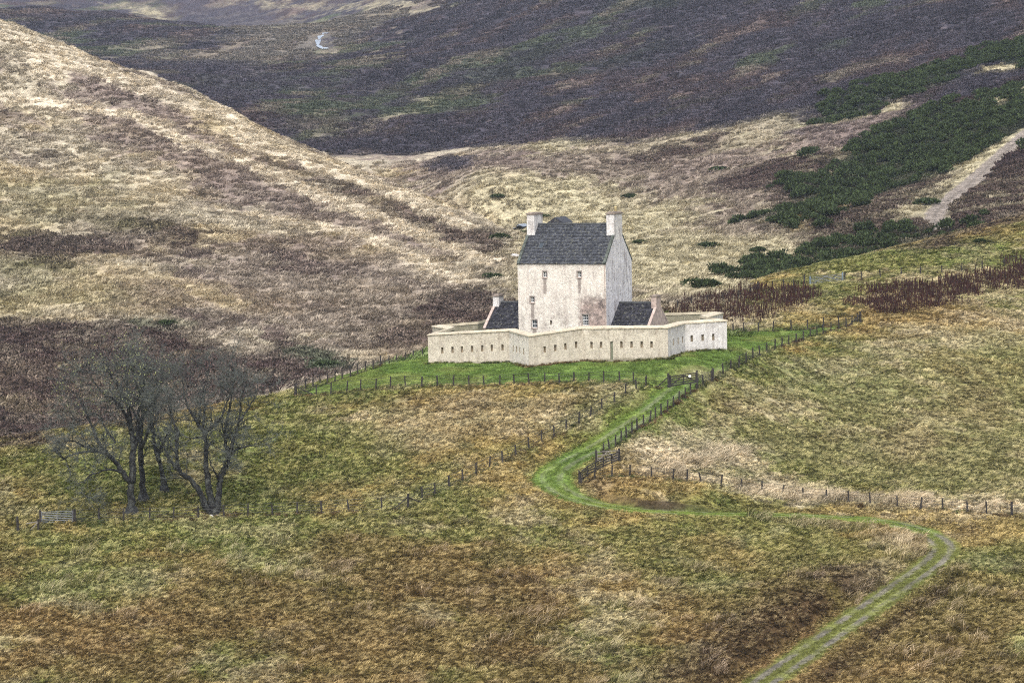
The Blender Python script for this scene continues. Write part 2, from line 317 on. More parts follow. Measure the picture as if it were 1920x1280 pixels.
# (kind, strength, soft edge in m, ragged edge in m, outline)
PATCH = [
 # left hill
 ('mauve', .85, 6, 12, [(120, 130), (330, 200), (560, 320), (780, 420), (900, 470), (760, 480), (560, 420), (330, 330), (150, 230)]),
 ('mauve', .6, 5, 12, [(380, 470), (600, 430), (860, 500), (940, 560), (860, 660), (640, 660), (470, 600), (360, 540)]),
 ('heather', .9, 3, 9, [(-60, 428), (90, 430), (170, 440), (190, 470), (110, 492), (40, 480), (-60, 470)]),
 ('heather', .85, 3, 7, [(225, 415), (300, 408), (420, 438), (390, 452), (350, 472), (290, 452), (260, 428)]),
 ('heather', .6, 3, 7, [(490, 470), (560, 480), (575, 505), (540, 508)]),
 ('heather', .6, 3, 6, [(300, 500), (350, 506), (340, 516), (300, 508)]), ('heather', .7, 2, 5, [(320, 575), (370, 576), (372, 600), (330, 602)]),
 ('heather', .6, 2, 5, [(190, 550), (280, 552), (275, 562), (195, 558)]), ('heather', .6, 2, 5, [(70, 570), (120, 572), (110, 590), (80, 588)]),
 ('heather', .55, 2, 5, [(420, 385), (500, 378), (480, 400), (430, 405)]), ('heather', .6, 2, 5, [(80, 292), (130, 298), (125, 306), (85, 302)]),
 ('heather', .97, 3, 5, [(-80, 596), (100, 598), (230, 606), (330, 626), (390, 648), (450, 668), (520, 690), (560, 716), (480, 745), (300, 790), (-80, 840)]),
 ('heather', .75, 3, 8, [(520, 640), (600, 660), (650, 690), (600, 705), (540, 690)]),
 ('heather', .95, 3, 7, [(765, 588), (830, 560), (900, 532), (965, 545), (990, 610), (900, 630), (800, 605)]),
 ('heather', .7, 3, 8, [(700, 600), (790, 620), (800, 660), (760, 668), (700, 650)]),
 ('heather', .6, 4, 8, [(600, 330), (760, 400), (900, 460), (940, 480), (860, 460), (720, 405), (610, 350)]),
 ('heather', .8, 3, 5, [(720, 350), (800, 384), (900, 419), (950, 442), (965, 470), (900, 458), (800, 420), (720, 376)]),
 ('brack', .85, 5, 7, [(540, 296), (640, 335), (720, 362), (800, 394), (900, 430), (955, 452), (965, 500), (880, 474), (780, 430), (680, 392), (560, 335)]),
 ('bilb', .8, 2, 5, [(560, 655), (605, 662), (640, 690), (600, 690)]), ('bilb', .7, 2, 4, [(255, 602), (330, 606), (330, 614), (260, 612)]),
 ('strawpale', .75, 3, 6, [(0, 50), (200, 122), (430, 214), (560, 276), (700, 336), (800, 374), (900, 410), (900, 420), (780, 382), (560, 292), (400, 222), (200, 146), (0, 76)]),
 ('strawpale', .7, 2, 4, [(100, 190), (270, 222), (420, 288), (600, 352), (760, 420), (920, 480), (920, 492), (740, 430), (580, 366), (420, 300), (260, 232), (100, 200)]),
 ('strawpale', .45, 3, 8, [(520, 400), (700, 440), (860, 510), (860, 530), (680, 460), (520, 416)]),
 ('olive', .30, 10, 16, [(-60, 330), (150, 330), (260, 420), (0, 430)]), ('olive', .35, 8, 12, [(-60, 480), (150, 500), (250, 580), (0, 590)]),
 # valley
 ('mauve', .8, 8, 16, [(800, 318), (1000, 290), (1180, 268), (1420, 232), (1500, 260), (1500, 380), (1400, 450), (1280, 430), (1300, 385), (1100, 345), (900, 340)]),
 ('meadow', .8, 5, 8, [(830, 335), (1000, 345), (1180, 368), (1260, 380), (1280, 440), (1450, 450), (1520, 470), (1420, 500), (1240, 545), (1000, 560), (980, 440), (900, 400)]),
 ('meadow', .5, 6, 14, [(1080, 290), (1300, 250), (1500, 215), (1560, 230), (1420, 275), (1200, 300)]),
 ('mauve', .55, 5, 9, [(1260, 430), (1400, 418), (1500, 430), (1500, 446), (1380, 444)]),
 ('mauve', .8, 6, 10, [(680, 282), (800, 296), (1000, 284), (1000, 318), (870, 336), (830, 362), (760, 332)]),
 ('moor', .95, 3, 3, [(802, 304), (838, 298), (880, 300), (886, 318), (840, 324), (806, 320)]),
 ('heather', .92, 4, 7, [(1160, 305), (1240, 276), (1340, 258), (1362, 266), (1320, 288), (1240, 305), (1190, 325)]),
 ('heather', .95, 4, 5, [(1318, 350), (1420, 315), (1480, 298), (1530, 272), (1600, 280), (1620, 320), (1500, 372), (1420, 360), (1360, 366)]),
 # right hill
 ('heather', .95, 5, 6, [(1440, 380), (1560, 300), (1700, 225), (1920, 140), (2050, 90), (2050, 330), (1920, 430), (1720, 470), (1560, 482), (1520, 440), (1450, 416)]),
 ('mauve', .8, 4, 7, [(1470, 262), (1560, 232), (1690, 195), (1730, 192), (1660, 240), (1560, 282), (1490, 290)]),
 ('meadow', .9, 3, 5, [(1505, 235), (1560, 226), (1680, 192), (1720, 196), (1640, 218), (1560, 240), (1510, 248)]),
 ('gorse', .7, 5, 9, [(1530, 232), (1560, 190), (1660, 150), (1760, 130), (1900, 78), (1990, 60), (1990, 120), (1850, 130), (1760, 168), (1650, 195), (1580, 222)]),
 ('gorse', .7, 5, 9, [(1440, 405), (1520, 345), (1560, 310), (1640, 250), (1740, 215), (1850, 190), (1990, 140), (1990, 230), (1890, 280), (1800, 320), (1700, 350), (1600, 380), (1500, 415)]),
 ('meadow', .9, 3, 4, [(1838, 196), (1880, 172), (1990, 120), (1990, 150), (1900, 188), (1850, 204)]),
 ('meadow', .9, 3, 3, [(1830, 140), (1880, 130), (1920, 124), (1920, 130), (1880, 136), (1835, 146)]),
 ('meadow', .95, 3, 4, [(1740, 420), (1735, 400), (1748, 366), (1800, 316), (1860, 278), (1990, 195), (1990, 225), (1880, 292), (1800, 356), (1760, 396)]),
 ('ochre', .85, 3, 4, [(1500, 400), (1540, 374), (1590, 362), (1600, 372), (1560, 390), (1500, 424)]), ('meadow', .8, 3, 3, [(1668, 425), (1680, 398), (1720, 384), (1712, 404), (1680, 426)]),
 ('gorse', .5, 4, 6, [(1560, 470), (1640, 440), (1740, 432), (1800, 436), (1700, 462), (1600, 480)]), ('gorse', .5, 3, 5, [(1440, 508), (1480, 478), (1560, 476), (1600, 482), (1520, 502)]),
 # moor
 ('gorse', .45, 12, 25, [(780, 190), (860, 150), (960, 105), (1060, 75), (1060, 90), (940, 140), (860, 190), (800, 200)]), ('gorse', .45, 10, 20, [(1150, 8), (1290, 0), (1280, 18), (1180, 30)]),
 ('gorse', .4, 12, 24, [(1010, 150), (1100, 120), (1240, 75), (1240, 90), (1100, 140)]), ('gorse', .4, 10, 16, [(520, 220), (600, 190), (610, 215), (560, 232)]),
 ('meadow', .32, 4, 10, [(668, 246), (730, 215), (782, 200), (784, 206), (730, 224), (680, 248)]), ('meadow', .3, 4, 10, [(776, 178), (820, 182), (812, 196), (786, 194)]),
 ('meadow', .20, 14, 60, [(430, 30), (560, 40), (700, 20), (790, 0), (800, 20), (680, 60), (600, 110), (480, 135), (300, 115), (240, 90), (420, 85)]),
 ('moor', .7, 8, 16, [(330, 0), (500, 18), (520, 42), (430, 60), (340, 30)]), ('moor', .8, 8, 14, [(340, 110), (460, 118), (560, 150), (420, 190), (330, 150)]),
 ('meadow', .6, 8, 12, [(220, 0), (300, 20), (310, 40), (260, 25)]), ('meadow', .12, 5, 14, [(540, 238), (620, 210), (640, 240), (580, 262)]),
 ('meadow', .35, 8, 20, [(440, -2), (660, 4), (820, 2), (800, 14), (660, 14), (520, 12)]),
 # field, castle green, lane
 ('lawn', .97, 1.2, 1.0, [(545, 744), (600, 738), (700, 727), (800, 722), (1000, 720), (1140, 716), (1215, 722), (1330, 712), (1400, 678), (1500, 640), (1612, 602), (1500, 612), (1376, 622), (1250, 600), (1000, 600), (810, 650), (760, 668), (700, 688), (610, 716)]),
 ('verge', .92, 2, 1.6, [(1212, 724), (1330, 716), (1290, 752), (1200, 812), (1120, 862), (1070, 905), (1096, 930), (1080, 936), (1010, 905), (990, 890), (1020, 868), (1090, 822), (1160, 762)]),
 ('olive', .35, 4, 5, [(1000, 880), (1060, 815), (1160, 750), (1210, 724), (1180, 790), (1080, 850)]),
 ('lawn', .45, 4, 6, [(40, 1000), (150, 985), (380, 985), (560, 1000), (500, 1050), (300, 1040), (130, 1080), (20, 1060)]),
 ('moss', .4, 3, 6, [(-40, 940), (120, 920), (230, 930), (260, 985), (100, 1000), (-40, 1000)]),
 ('lawn', .35, 3, 5, [(450, 760), (560, 738), (640, 738), (560, 775), (480, 800)]),
 ('umber', .75, 2, 5, [(1380, 1275), (1450, 1190), (1540, 1120), (1590, 1100), (1560, 1150), (1480, 1230), (1420, 1300)]),
 ('olive', .35, 12, 14, [(1400, 740), (1650, 650), (1990, 620), (1990, 900), (1700, 890), (1500, 850)]),
 ('straw', .22, 8, 10, [(1440, 740), (1700, 622), (1990, 560), (1990, 930), (1700, 910), (1480, 880), (1300, 830)]),
 ('pink', .8, 3, 4, [(1175, 855), (1300, 840), (1420, 835), (1400, 862), (1300, 885), (1420, 905), (1600, 925), (1800, 940), (1990, 950), (1990, 968), (1780, 960), (1550, 945), (1380, 918), (1250, 895)]),
 ('pink', .25, 4, 8, [(1390, 722), (1540, 662), (1690, 626), (1800, 600), (1990, 570), (1990, 610), (1700, 660), (1520, 700), (1420, 745)]),
 ('straw', .7, 1.5, 3, [(1380, 968), (1560, 972), (1680, 990), (1735, 1025), (1700, 1060), (1600, 1120), (1560, 1110), (1640, 1040), (1600, 1000), (1450, 985)]),
 ('straw', .5, 3, 6, [(640, 760), (860, 735), (1100, 728), (1160, 735), (1080, 790), (900, 850), (700, 850)]),
 ('straw', .5, 3, 7, [(1270, 585), (1400, 565), (1520, 545), (1530, 580), (1420, 610), (1380, 615), (1280, 600)]), ('straw', .5, 3, 6, [(1595, 560), (1700, 530), (1900, 500), (1990, 490), (1990, 545), (1800, 560), (1620, 585)]),
 ('moss', .4, 2, 4, [(1500, 548), (1590, 535), (1600, 590), (1540, 600)]),
]
PATCHW = []
for kind, st, soft, rag, px in PATCH:
    PATCHW.append((kind, st, soft, rag, np.array([at(u, v)[:2] for u, v in px])))
PATHS = [(smooth_line([at(*q) for q in l], 4), w) for l, w in (
    ([(-30, 62), (60, 86), (130, 104), (270, 142), (430, 212), (560, 296), (700, 350), (800, 392), (880, 425)], 3.0),
    ([(-30, 172), (100, 190), (200, 208), (270, 224), (340, 258), (420, 292), (520, 332), (640, 390), (760, 430), (920, 492)], 2.6),
    ([(420, 392), (560, 418), (680, 446), (780, 486), (880, 530)], 2.2), ([(335, 255), (340, 275), (352, 290)], 1.2))]
crest_w = np.array([P(*q)[:2] for q in crest[:-1]] + [CP(-16, 20), CP(16, 22), P(1290, 542, 383)[:2], P(1480, 507, 400)[:2], P(1700, 464, 424)[:2], P(1920, 417, 445)[:2], P(2000, 400, 452)[:2]])
ct = crest_w[:, 0] / crest_w[:, 1]; cd = crest_w[:, 1]
sil_w = np.array([P(*q)[:2] for q in sil]); st_, sd_ = sil_w[:, 0] / sil_w[:, 1], sil_w[:, 1]

def mix(a, b, k):
    return a + (b - a) * k[:, None]

def bank_face(x, y):                                 # 1 on the raw earth of the cut bank
    k = np.zeros(len(x)); m = near_box(x, y, BANK, 4)
    if m.any():
        d, _ = polyline_dist(x[m], y[m], BANK); yb = np.interp(x[m], BANK[:, 0], BANK[:, 1])
        s = np.where(y[m] > yb, d, -d)
        k[m] = sstep(-0.35, 0.0, s) * (1 - sstep(0.9, 1.4, s)) * sstep(BANK[0, 0], BANK[0, 0] + 2, x[m]) * sstep(BANK[-1, 0], BANK[-1, 0] - 3, x[m])
    return k

def veg(x, y, calm=0.0):
    n = len(x)
    t = x / np.clip(y, 100, 4000)
    yc = np.interp(t, ct, cd) + 3
    n1 = fbm(x, y, 22, 101, 4); n2 = fbm(x, y, 7, 111, 4); n3 = fbm(x, y, 2.2, 121, 3); n4 = fbm(x, y, 60, 131, 3)
    n2 = n2 * (1 - calm); n3 = n3 * (1 - calm); n1 = n1 * (1 - 0.4 * calm)
    # rough pasture
    c = mix(np.tile(COL['ochre'], (n, 1)), np.tile(COL['olive'], (n, 1)), sstep(-0.38, 0.25, n1 + 0.5 * n2))
    c = mix(c, np.tile(COL['straw'], (n, 1)), 0.65 * sstep(0.0, 0.45, n2 * 0.7 + n3 * 0.6 - 0.05))
    c = mix(c, np.tile(COL['moss'], (n, 1)), 0.6 * sstep(0.12, 0.5, -n2 * 0.8 + 0.5 * n3 - 0.1 * n1))
    n5 = fbm(x, y, 15, 161, 4)
    c = mix(c, np.tile(np.array([0.125, 0.165, 0.042]), (n, 1)), 0.6 * sstep(0.10, 0.40, n5))
    c = mix(c, np.tile(COL['umber'], (n, 1)), 0.5 * sstep(0.16, 0.42, -n5))
    low = sstep(268, 240, y) * sstep(-0.5, 0.1, n4 + 0.35)
    c = mix(c, np.tile(COL['umber'], (n, 1)), low * 0.65 * sstep(-0.35, 0.2, -n2 + 0.2))
    # left hill grass, streaked down the slope
    al, ac = x * 0.59 - y * 0.81, x * 0.81 + y * 0.59
    ns = fbm(al / 6.0, ac, 5.0, 141, 4) * (1 - 0.5 * calm)
    hill = mix(np.tile(COL['straw'], (n, 1)), np.tile(COL['hillg'], (n, 1)), sstep(-0.25, 0.25, n1))
    hill = mix(hill, np.tile(COL['mauve'], (n, 1)), 0.62 * sstep(-0.10, 0.32, n2 * 0.25 + ns * 0.8 + n4 * 0.5))
    hill = mix(hill, np.tile(COL['heather'], (n, 1)), 0.45 * sstep(0.28, 0.42, 0.6 * n2 + 0.5 * ns + 0.3 * n1))
    k = sstep(-2, 6, y - yc)
    c = mix(c, hill, k)
    # valley floor
    val = mix(np.tile(COL['meadow'], (n, 1)), np.tile(COL['mauve'], (n, 1)), 0.6 * sstep(0.0, 0.45, n1 + n2 * 0.4))
    k = sstep(-0.004, 0.006, t) * sstep(5, 20, y - yc)
    c = mix(c, val, k)
    # moor, streaked up the slope
    ms = fbm((x * 0.27 + y * 0.96) / 5.0, x * 0.96 - y * 0.27, 12.0, 151, 4)
    moor = mix(np.tile(COL['moor'], (n, 1)), np.tile(COL['heather'] * 1.2, (n, 1)), 0.7 * sstep(-0.2, 0.4, ms))
    moor = mix(moor, np.tile(COL['moor'] * 0.62, (n, 1)), 0.7 * sstep(0.1, 0.4, -ms))
    moor = mix(moor, np.tile(COL['bilb'], (n, 1)), 0.7 * sstep(0.12, 0.5, 0.6 * n4 + 0.8 * ms))
    moor = mix(moor, np.tile(COL['mauve'], (n, 1)), 0.5 * sstep(0.30, 0.5, ms))
    moor = mix(moor, np.tile(COL['mauve'], (n, 1)), 0.3 * sstep(0.33, 0.55, n2 + 0.3 * n1))
    ym = np.interp(t, [-0.2, -0.075, -0.03, 0.01, 0.04, 0.08, 0.1, 0.16], [790, 790, 770, 738, 728, 725, 690, 560]) + 25 * n1
    yl = np.where(t < 0.0, np.interp(t, st_, sd_) + 60, 0)
    k = sstep(-8, 8, y - np.maximum(ym, yl))
    c = mix(c, moor, k)
    for kind, st, soft, rag, poly in PATCHW:
        lo = poly.min(0) - soft - rag; hi = poly.max(0) + soft + rag
        m = (x > lo[0]) & (x < hi[0]) & (y > lo[1]) & (y < hi[1])
        if not m.any(): continue
        sd = poly_sd(x[m], y[m], poly) + rag * (0.9 * n2[m] + 0.5 * n3[m] + 0.3 * n1[m])
        k = st * sstep(-soft, soft, sd)
        if kind == 'heather': k = k * np.clip(0.95 + 0.6 * n3[m] + 0.3 * n2[m] + 0.7 * ns[m], 0.25, 1)
        tgt = COL[kind][None] * (1 + 0.35 * n3[m] + 0.2 * n2[m])[:, None]
        if kind in ('lawn', 'verge'):
            tgt = mix(tgt, np.tile(COL['olive'] * 1.15, (len(tgt), 1)), 0.55 * sstep(0.0, 0.5, n2[m] + 0.4 * n3[m]))
        c[m] = mix(c[m], tgt, k)
    for line, hw in PATHS:
        m = near_box(x, y, line, 8)
        if m.any():
            d, bz = polyline_dist(x[m], y[m], line)
            c[m] = mix(c[m], np.tile(COL['strawpale'] * 1.08, (m.sum(), 1)), 0.85 * (1 - sstep(hw * 0.5, hw * 1.5, d + 1.5 * n3[m])))
    # lane with worn wheel tracks, and the hill road
    m = near_box(x, y, TRACK, 9)
    if m.any():
        d, bz = polyline_dist(x[m], y[m], TRACK)
        gr = mix(np.tile(COL['verge'], (m.sum(), 1)), np.tile(COL['lawn'], (m.sum(), 1)), sstep(-0.3, 0.4, n2[m]))
        gr = mix(gr, np.tile(COL['olive'] * np.array([1.0, 1.02, 1.05]), (m.sum(), 1)), 0.95 * sstep(270, 262, y[m]))
        edge_ = 1.7 - 0.5 * sstep(279, 272, y[m])
        q = lane_side(x[m], y[m]); f = sstep(259, 250, y[m]) * np.clip(0.95 + 0.7 * n3[m] + 0.5 * n2[m], 0, 1)
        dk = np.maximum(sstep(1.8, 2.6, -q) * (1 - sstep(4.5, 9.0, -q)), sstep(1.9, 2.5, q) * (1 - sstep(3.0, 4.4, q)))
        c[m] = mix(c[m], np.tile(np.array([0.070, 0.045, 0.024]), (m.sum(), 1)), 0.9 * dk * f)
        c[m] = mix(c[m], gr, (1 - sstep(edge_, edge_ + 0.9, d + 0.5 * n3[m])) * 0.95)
        worn = 0.45 + 0.5 * sstep(272, 262, y[m])
        ru = (1 - sstep(0.25, 0.5, np.abs(d - 0.8))) * worn * sstep(-0.55, 0.35, n3[m] + 0.6 * n2[m] + 0.15)
        c[m] = mix(c[m], np.tile(COL['rut'], (m.sum(), 1)), ru)
    k = bank_face(x, y)
    c = mix(c, np.tile(COL['peat'], (n, 1)), np.clip(k * (0.8 + 0.9 * n3 + 0.4 * n2), 0, 0.85))
    m = near_box(x, y, HROAD, 5)
    if m.any():
        d, bz = polyline_dist(x[m], y[m], HROAD)
        rd = mix(np.tile(COL['dirt'], (m.sum(), 1)), np.tile(COL['dirt'] * 0.75, (m.sum(), 1)), 1 - sstep(0.1, 0.6, d))
        c[m] = mix(c[m], rd, 1 - sstep(1.6, 2.2, d + 0.4 * n3[m]))
    return np.clip(c, 0.01, 0.9)

# ------------------------------------------------------------------ materials
def mat(name):
    m = bpy.data.materials.new(name); m.use_nodes = True
    t = m.node_tree; t.nodes.clear()
    b = t.nodes.new('ShaderNodeBsdfPrincipled'); o = t.nodes.new('ShaderNodeOutputMaterial')
    t.links.new(b.outputs[0], o.inputs['Surface'])
    b.inputs['Roughness'].default_value = 0.9
    b.inputs['Specular IOR Level'].default_value = 0.2
    return m, t, b

def N(t, kind, **kw):
    nd = t.nodes.new(kind)
    for k, v in kw.items(): setattr(nd, k, v)
    return nd

def noise(t, scale, detail=4, vec=None, rough=0.55):
    nd = N(t, 'ShaderNodeTexNoise'); nd.inputs['Scale'].default_value = scale; nd.inputs['Detail'].default_value = detail; nd.inputs['Roughness'].default_value = rough
    if vec is not None: t.links.new(vec, nd.inputs['Vector'])
    return nd.outputs['Fac']

def ramp(t, fac, stops):
    nd = N(t, 'ShaderNodeValToRGB')
    el = nd.color_ramp.elements
    while len(el) < len(stops): el.new(0.5)
    for e, (p, c) in zip(el, stops):
        e.position = p; e.color = (c, c, c, 1) if not hasattr(c, '__len__') else (*c, 1)
    t.links.new(fac, nd.inputs[0]); return nd.outputs[0]

def mul(t, a, b, fac=1.0, mode='MULTIPLY'):
    nd = N(t, 'ShaderNodeMix', data_type='RGBA', blend_type=mode)
    if hasattr(fac, 'links'): t.links.new(fac, nd.inputs[0])
    else: nd.inputs[0].default_value = fac
    for s, v in ((6, a), (7, b)):
        if hasattr(v, 'links'): t.links.new(v, nd.inputs[s])
        else: nd.inputs[s].default_value = (*v, 1)
    return nd.outputs[2]

def math_(t, op, a, b=0.0, clamp=False):
    nd = N(t, 'ShaderNodeMath', operation=op, use_clamp=clamp)
    for s, v in ((0, a), (1, b)):
        if hasattr(v, 'links'): t.links.new(v, nd.inputs[s])
        else: nd.inputs[s].default_value = v
    return nd.outputs[0]

def bump(t, b, h, strength, dist):
    nd = N(t, 'ShaderNodeBump'); nd.inputs['Strength'].default_value = strength; nd.inputs['Distance'].default_value = dist
    t.links.new(h, nd.inputs['Height']); t.links.new(nd.outputs[0], b.inputs['Normal'])

def pos(t):
    return N(t, 'ShaderNodeNewGeometry').outputs['Position']

# ground cover
m_ground, t, b = mat('ground_cover')
at_ = N(t, 'ShaderNodeAttribute', attribute_name='col')
p_ = pos(t)
f1 = ramp(t, noise(t, 0.55, 5, p_, 0.65), [(0.30, 0.55), (0.5, 1.0), (0.70, 1.5)])
f2 = ramp(t, noise(t, 3.2, 4, p_, 0.7), [(0.30, 0.5), (0.5, 1.0), (0.72, 1.55)])
c_ = mul(t, mul(t, at_.outputs['Color'], f1), f2)
t.links.new(c_, b.inputs['Base Color'])
b.inputs['Specular IOR Level'].default_value = 0.05
bump(t, b, noise(t, 2.2, 6, p_, 0.7), 1.0, 0.35)

def veg_mat(name, lo, hi, hue=None, hmix=0.0, colattr=True, base=(0.1, 0.1, 0.05)):
    m, t, b = mat(name)
    tint = N(t, 'ShaderNodeAttribute', attribute_name='tint')
    f = ramp(t, tint.outputs['Fac'], [(0.0, lo), (0.55, 1.0), (1.0, hi)])
    if colattr:
        a = N(t, 'ShaderNodeAttribute', attribute_name='col', attribute_type='INSTANCER').outputs['Color']
    else:
        a = mul(t, base, base, 0.0)
    c = mul(t, a, f)
    if hue:
        k = math_(t, 'MULTIPLY', ramp(t, tint.outputs['Fac'], [(0.55, 0.0), (1.0, 1.0)]), hmix)
        c = mul(t, c, hue, k, 'MIX')
    p_ = pos(t)
    c = mul(t, c, ramp(t, noise(t, 0.45, 4, p_, 0.6), [(0.3, 0.72), (0.5, 1.0), (0.7, 1.3)]))
    t.links.new(c, b.inputs['Base Color']); b.inputs['Specular IOR Level'].default_value = 0.08
    return m

m_grass = veg_mat('grass_blades', 0.36, 1.8, (0.56, 0.45, 0.24), 0.45)
m_hill = veg_mat('hill_grass_blades', 0.62, 1.4, (0.50, 0.44, 0.34), 0.25)
m_short = veg_mat('short_grass', 0.6, 1.45)
m_long = veg_mat('long_dead_grass', 0.55, 1.6, (0.62, 0.49, 0.36), 0.6)
m_heath = veg_mat('heather_sprigs', 0.4, 1.9)
m_stalk = veg_mat('dead_stalks', 0.5, 1.5, colattr=False, base=(0.060, 0.030, 0.026))
m_gorse = veg_mat('gorse_leaves', 0.3, 2.0, colattr=False, base=(0.036, 0.050, 0.021))

# ------------------------------------------------------------------ object helpers
def link(o, parent=None):
    C.objects.link(o)
    if parent is not None: o.parent = parent
    return o

def tag(o, label=None, cat=None, group=None, kind=None):
    if label: o['label'] = label
    if cat: o['category'] = cat
    if group: o['group'] = group
    if kind: o['kind'] = kind
    return o

def empty(name, loc, label, cat, group=None):
    o = bpy.data.objects.new(name, None); o.empty_display_size = 0.3
    link(o); o.location = [float(q) for q in loc]
    return tag(o, label, cat, group)

class MB:
    def __init__(s): s.v = []; s.f = []; s.uv = None; s.fa = []
    def add(s, vs, fs, fa=None):
        k = len(s.v); s.v.extend([tuple(map(float, q)) for q in vs]); s.f.extend([tuple(i + k for i in q) for q in fs])
        s.fa.extend([0.5 if fa is None else fa] * len(fs))
    def quad(s, a, b, c, d): s.add([a, b, c, d], [(0, 1, 2, 3)])
    def hexa(s, bot, top, fa=None):                 # bot, top: four corners each, counter-clockwise seen from above
        s.add(list(bot) + list(top), [(3, 2, 1, 0), (4, 5, 6, 7), (0, 1, 5, 4), (1, 2, 6, 5), (2, 3, 7, 6), (3, 0, 4, 7)], fa)
    def bar(s, a, b, w, h=None, up=(0, 0, 1), fa=None):   # rectangular bar from a to b
        a = np.array(a, float); b = np.array(b, float); h = w if h is None else h
        d = b - a; d /= np.linalg.norm(d); up = np.array(up, float)
        if abs(d @ up) > 0.97: up = np.array([0, 1.0, 0])
        x = np.cross(d, up); x /= np.linalg.norm(x); y = np.cross(x, d)
        q = [x * w / 2 * sx + y * h / 2 * sy for sx, sy in ((-1, -1), (1, -1), (1, 1), (-1, 1))]
        s.add([a + k for k in q] + [b + k for k in q], [(0, 1, 2, 3), (7, 6, 5, 4), (0, 4, 5, 1), (1, 5, 6, 2), (2, 6, 7, 3), (3, 7, 4, 0)], fa)
    def tube(s, pts, rad, n=6, cap=True, fa=None):
        pts = [np.array(p, float) for p in pts]; k0 = len(s.v); fs = []; vs = []
        ref = np.array([0.31, 0.77, 0.55])
        for i, p in enumerate(pts):
            d = pts[min(i + 1, len(pts) - 1)] - pts[max(i - 1, 0)]; d = d / (np.linalg.norm(d) + 1e-9)
            x = np.cross(d, ref); x /= np.linalg.norm(x) + 1e-9; y = np.cross(d, x)
            for j in range(n):
                a = 2 * math.pi * j / n
                vs.append(p + (x * math.cos(a) + y * math.sin(a)) * rad[i])
        for i in range(len(pts) - 1):
            for j in range(n):
                a = i * n + j; b_ = i * n + (j + 1) % n
                fs.append((a, b_, b_ + n, a + n))
        if cap:
            fs.append(tuple(range(n - 1, -1, -1))); fs.append(tuple((len(pts) - 1) * n + j for j in range(n)))
        s.add(vs, fs, fa)
    def mesh(s, name, off=(0, 0, 0), tint=False):
        me = bpy.data.meshes.new(name)
        o = np.array(off, float)
        me.from_pydata([tuple(np.array(q) - o) for q in s.v] if np.any(o) else s.v, [], s.f)
        if tint:
            a = me.attributes.new('tint', 'FLOAT', 'FACE'); a.data.foreach_set('value', np.array(s.fa, np.float32))
        if s.uv:
            l = me.uv_layers.new(name='wall'); l.data.foreach_set('uv', np.array([s.uv[lp.vertex_index] for lp in me.loops], np.float32).ravel())
        return me
    def build(s, name, material, parent=None, root=None, smooth=False, tint=False):
        off = (0, 0, 0) if root is None else tuple(root.location)
        me = s.mesh(name, off, tint); me.materials.append(material)
        if smooth: me.shade_smooth()
        return link(bpy.data.objects.new(name, me), parent)

# ------------------------------------------------------------------ ground sheet
def ground():
    tin = np.linspace(-0.225, 0.225, 560)
    g = 0.0008 * 1.14 ** np.arange(1, 62); side = 0.225 + np.cumsum(g); side = side[side < 2.5]
    tt = np.concatenate([-side[::-1], tin, side])
    ys = [-400.0]
    while ys[-1] < 2700:
        y = ys[-1]
        if y < 0: st = 25
        elif y < 190: st = 6
        elif y < 360: st = 0.42
        elif y < 700: st = 0.42 + (y - 360) / 340 * 0.9
        elif y < 1500: st = 1.32 + (y - 700) / 800 * 3.0
        else: st = 4.3 * 1.06 ** ((y - 1500) / 60)
        ys.append(y + min(st, 120))
    ys = np.array(ys)
    w = np.sqrt(np.clip(ys, 0, None) ** 2 + 60.0 ** 2)
    X = (tt[None] * w[:, None]).ravel(); Y = np.repeat(ys, len(tt))
    Z = H(X, Y)
    # the moor goes on beyond the ridge
    Z = np.where(Y > 2200, Z + 0.03 * (Y - 2200), Z)
    col_ = veg(X, Y)
    nr, nc = len(ys), len(tt)
    me = bpy.data.meshes.new('ground')
    me.vertices.add(nr * nc); me.vertices.foreach_set('co', np.stack([X, Y, Z], 1).astype(np.float32).ravel())
    i = (np.arange(nr - 1)[:, None] * nc + np.arange(nc - 1)[None]).ravel()
    q = np.stack([i, i + 1, i + nc + 1, i + nc], 1).astype(np.int32)
    me.loops.add(q.size); me.loops.foreach_set('vertex_index', q.ravel())
    me.polygons.add(len(q)); me.polygons.foreach_set('loop_start', np.arange(0, q.size, 4, dtype=np.int32))
    me.polygons.foreach_set('use_smooth', np.ones(len(q), bool))
    me.update(calc_edges=True)
    a = me.attributes.new('col', 'FLOAT_COLOR', 'POINT')
    a.data.foreach_set('color', np.concatenate([col_, np.ones((len(col_), 1))], 1).astype(np.float32).ravel())
    me.materials.append(m_ground)
    o = link(bpy.data.objects.new('ground', me)); tag(o, kind='structure')
    print('ground verts', nr * nc)
    return X, Y, Z
GX, GY, GZ = ground()

def gz(x, y): return float(H(np.array([x]), np.array([y]))[0])
def atg(u, v):
    p = at(u, v); p[2] = gz(p[0], p[1]); return p

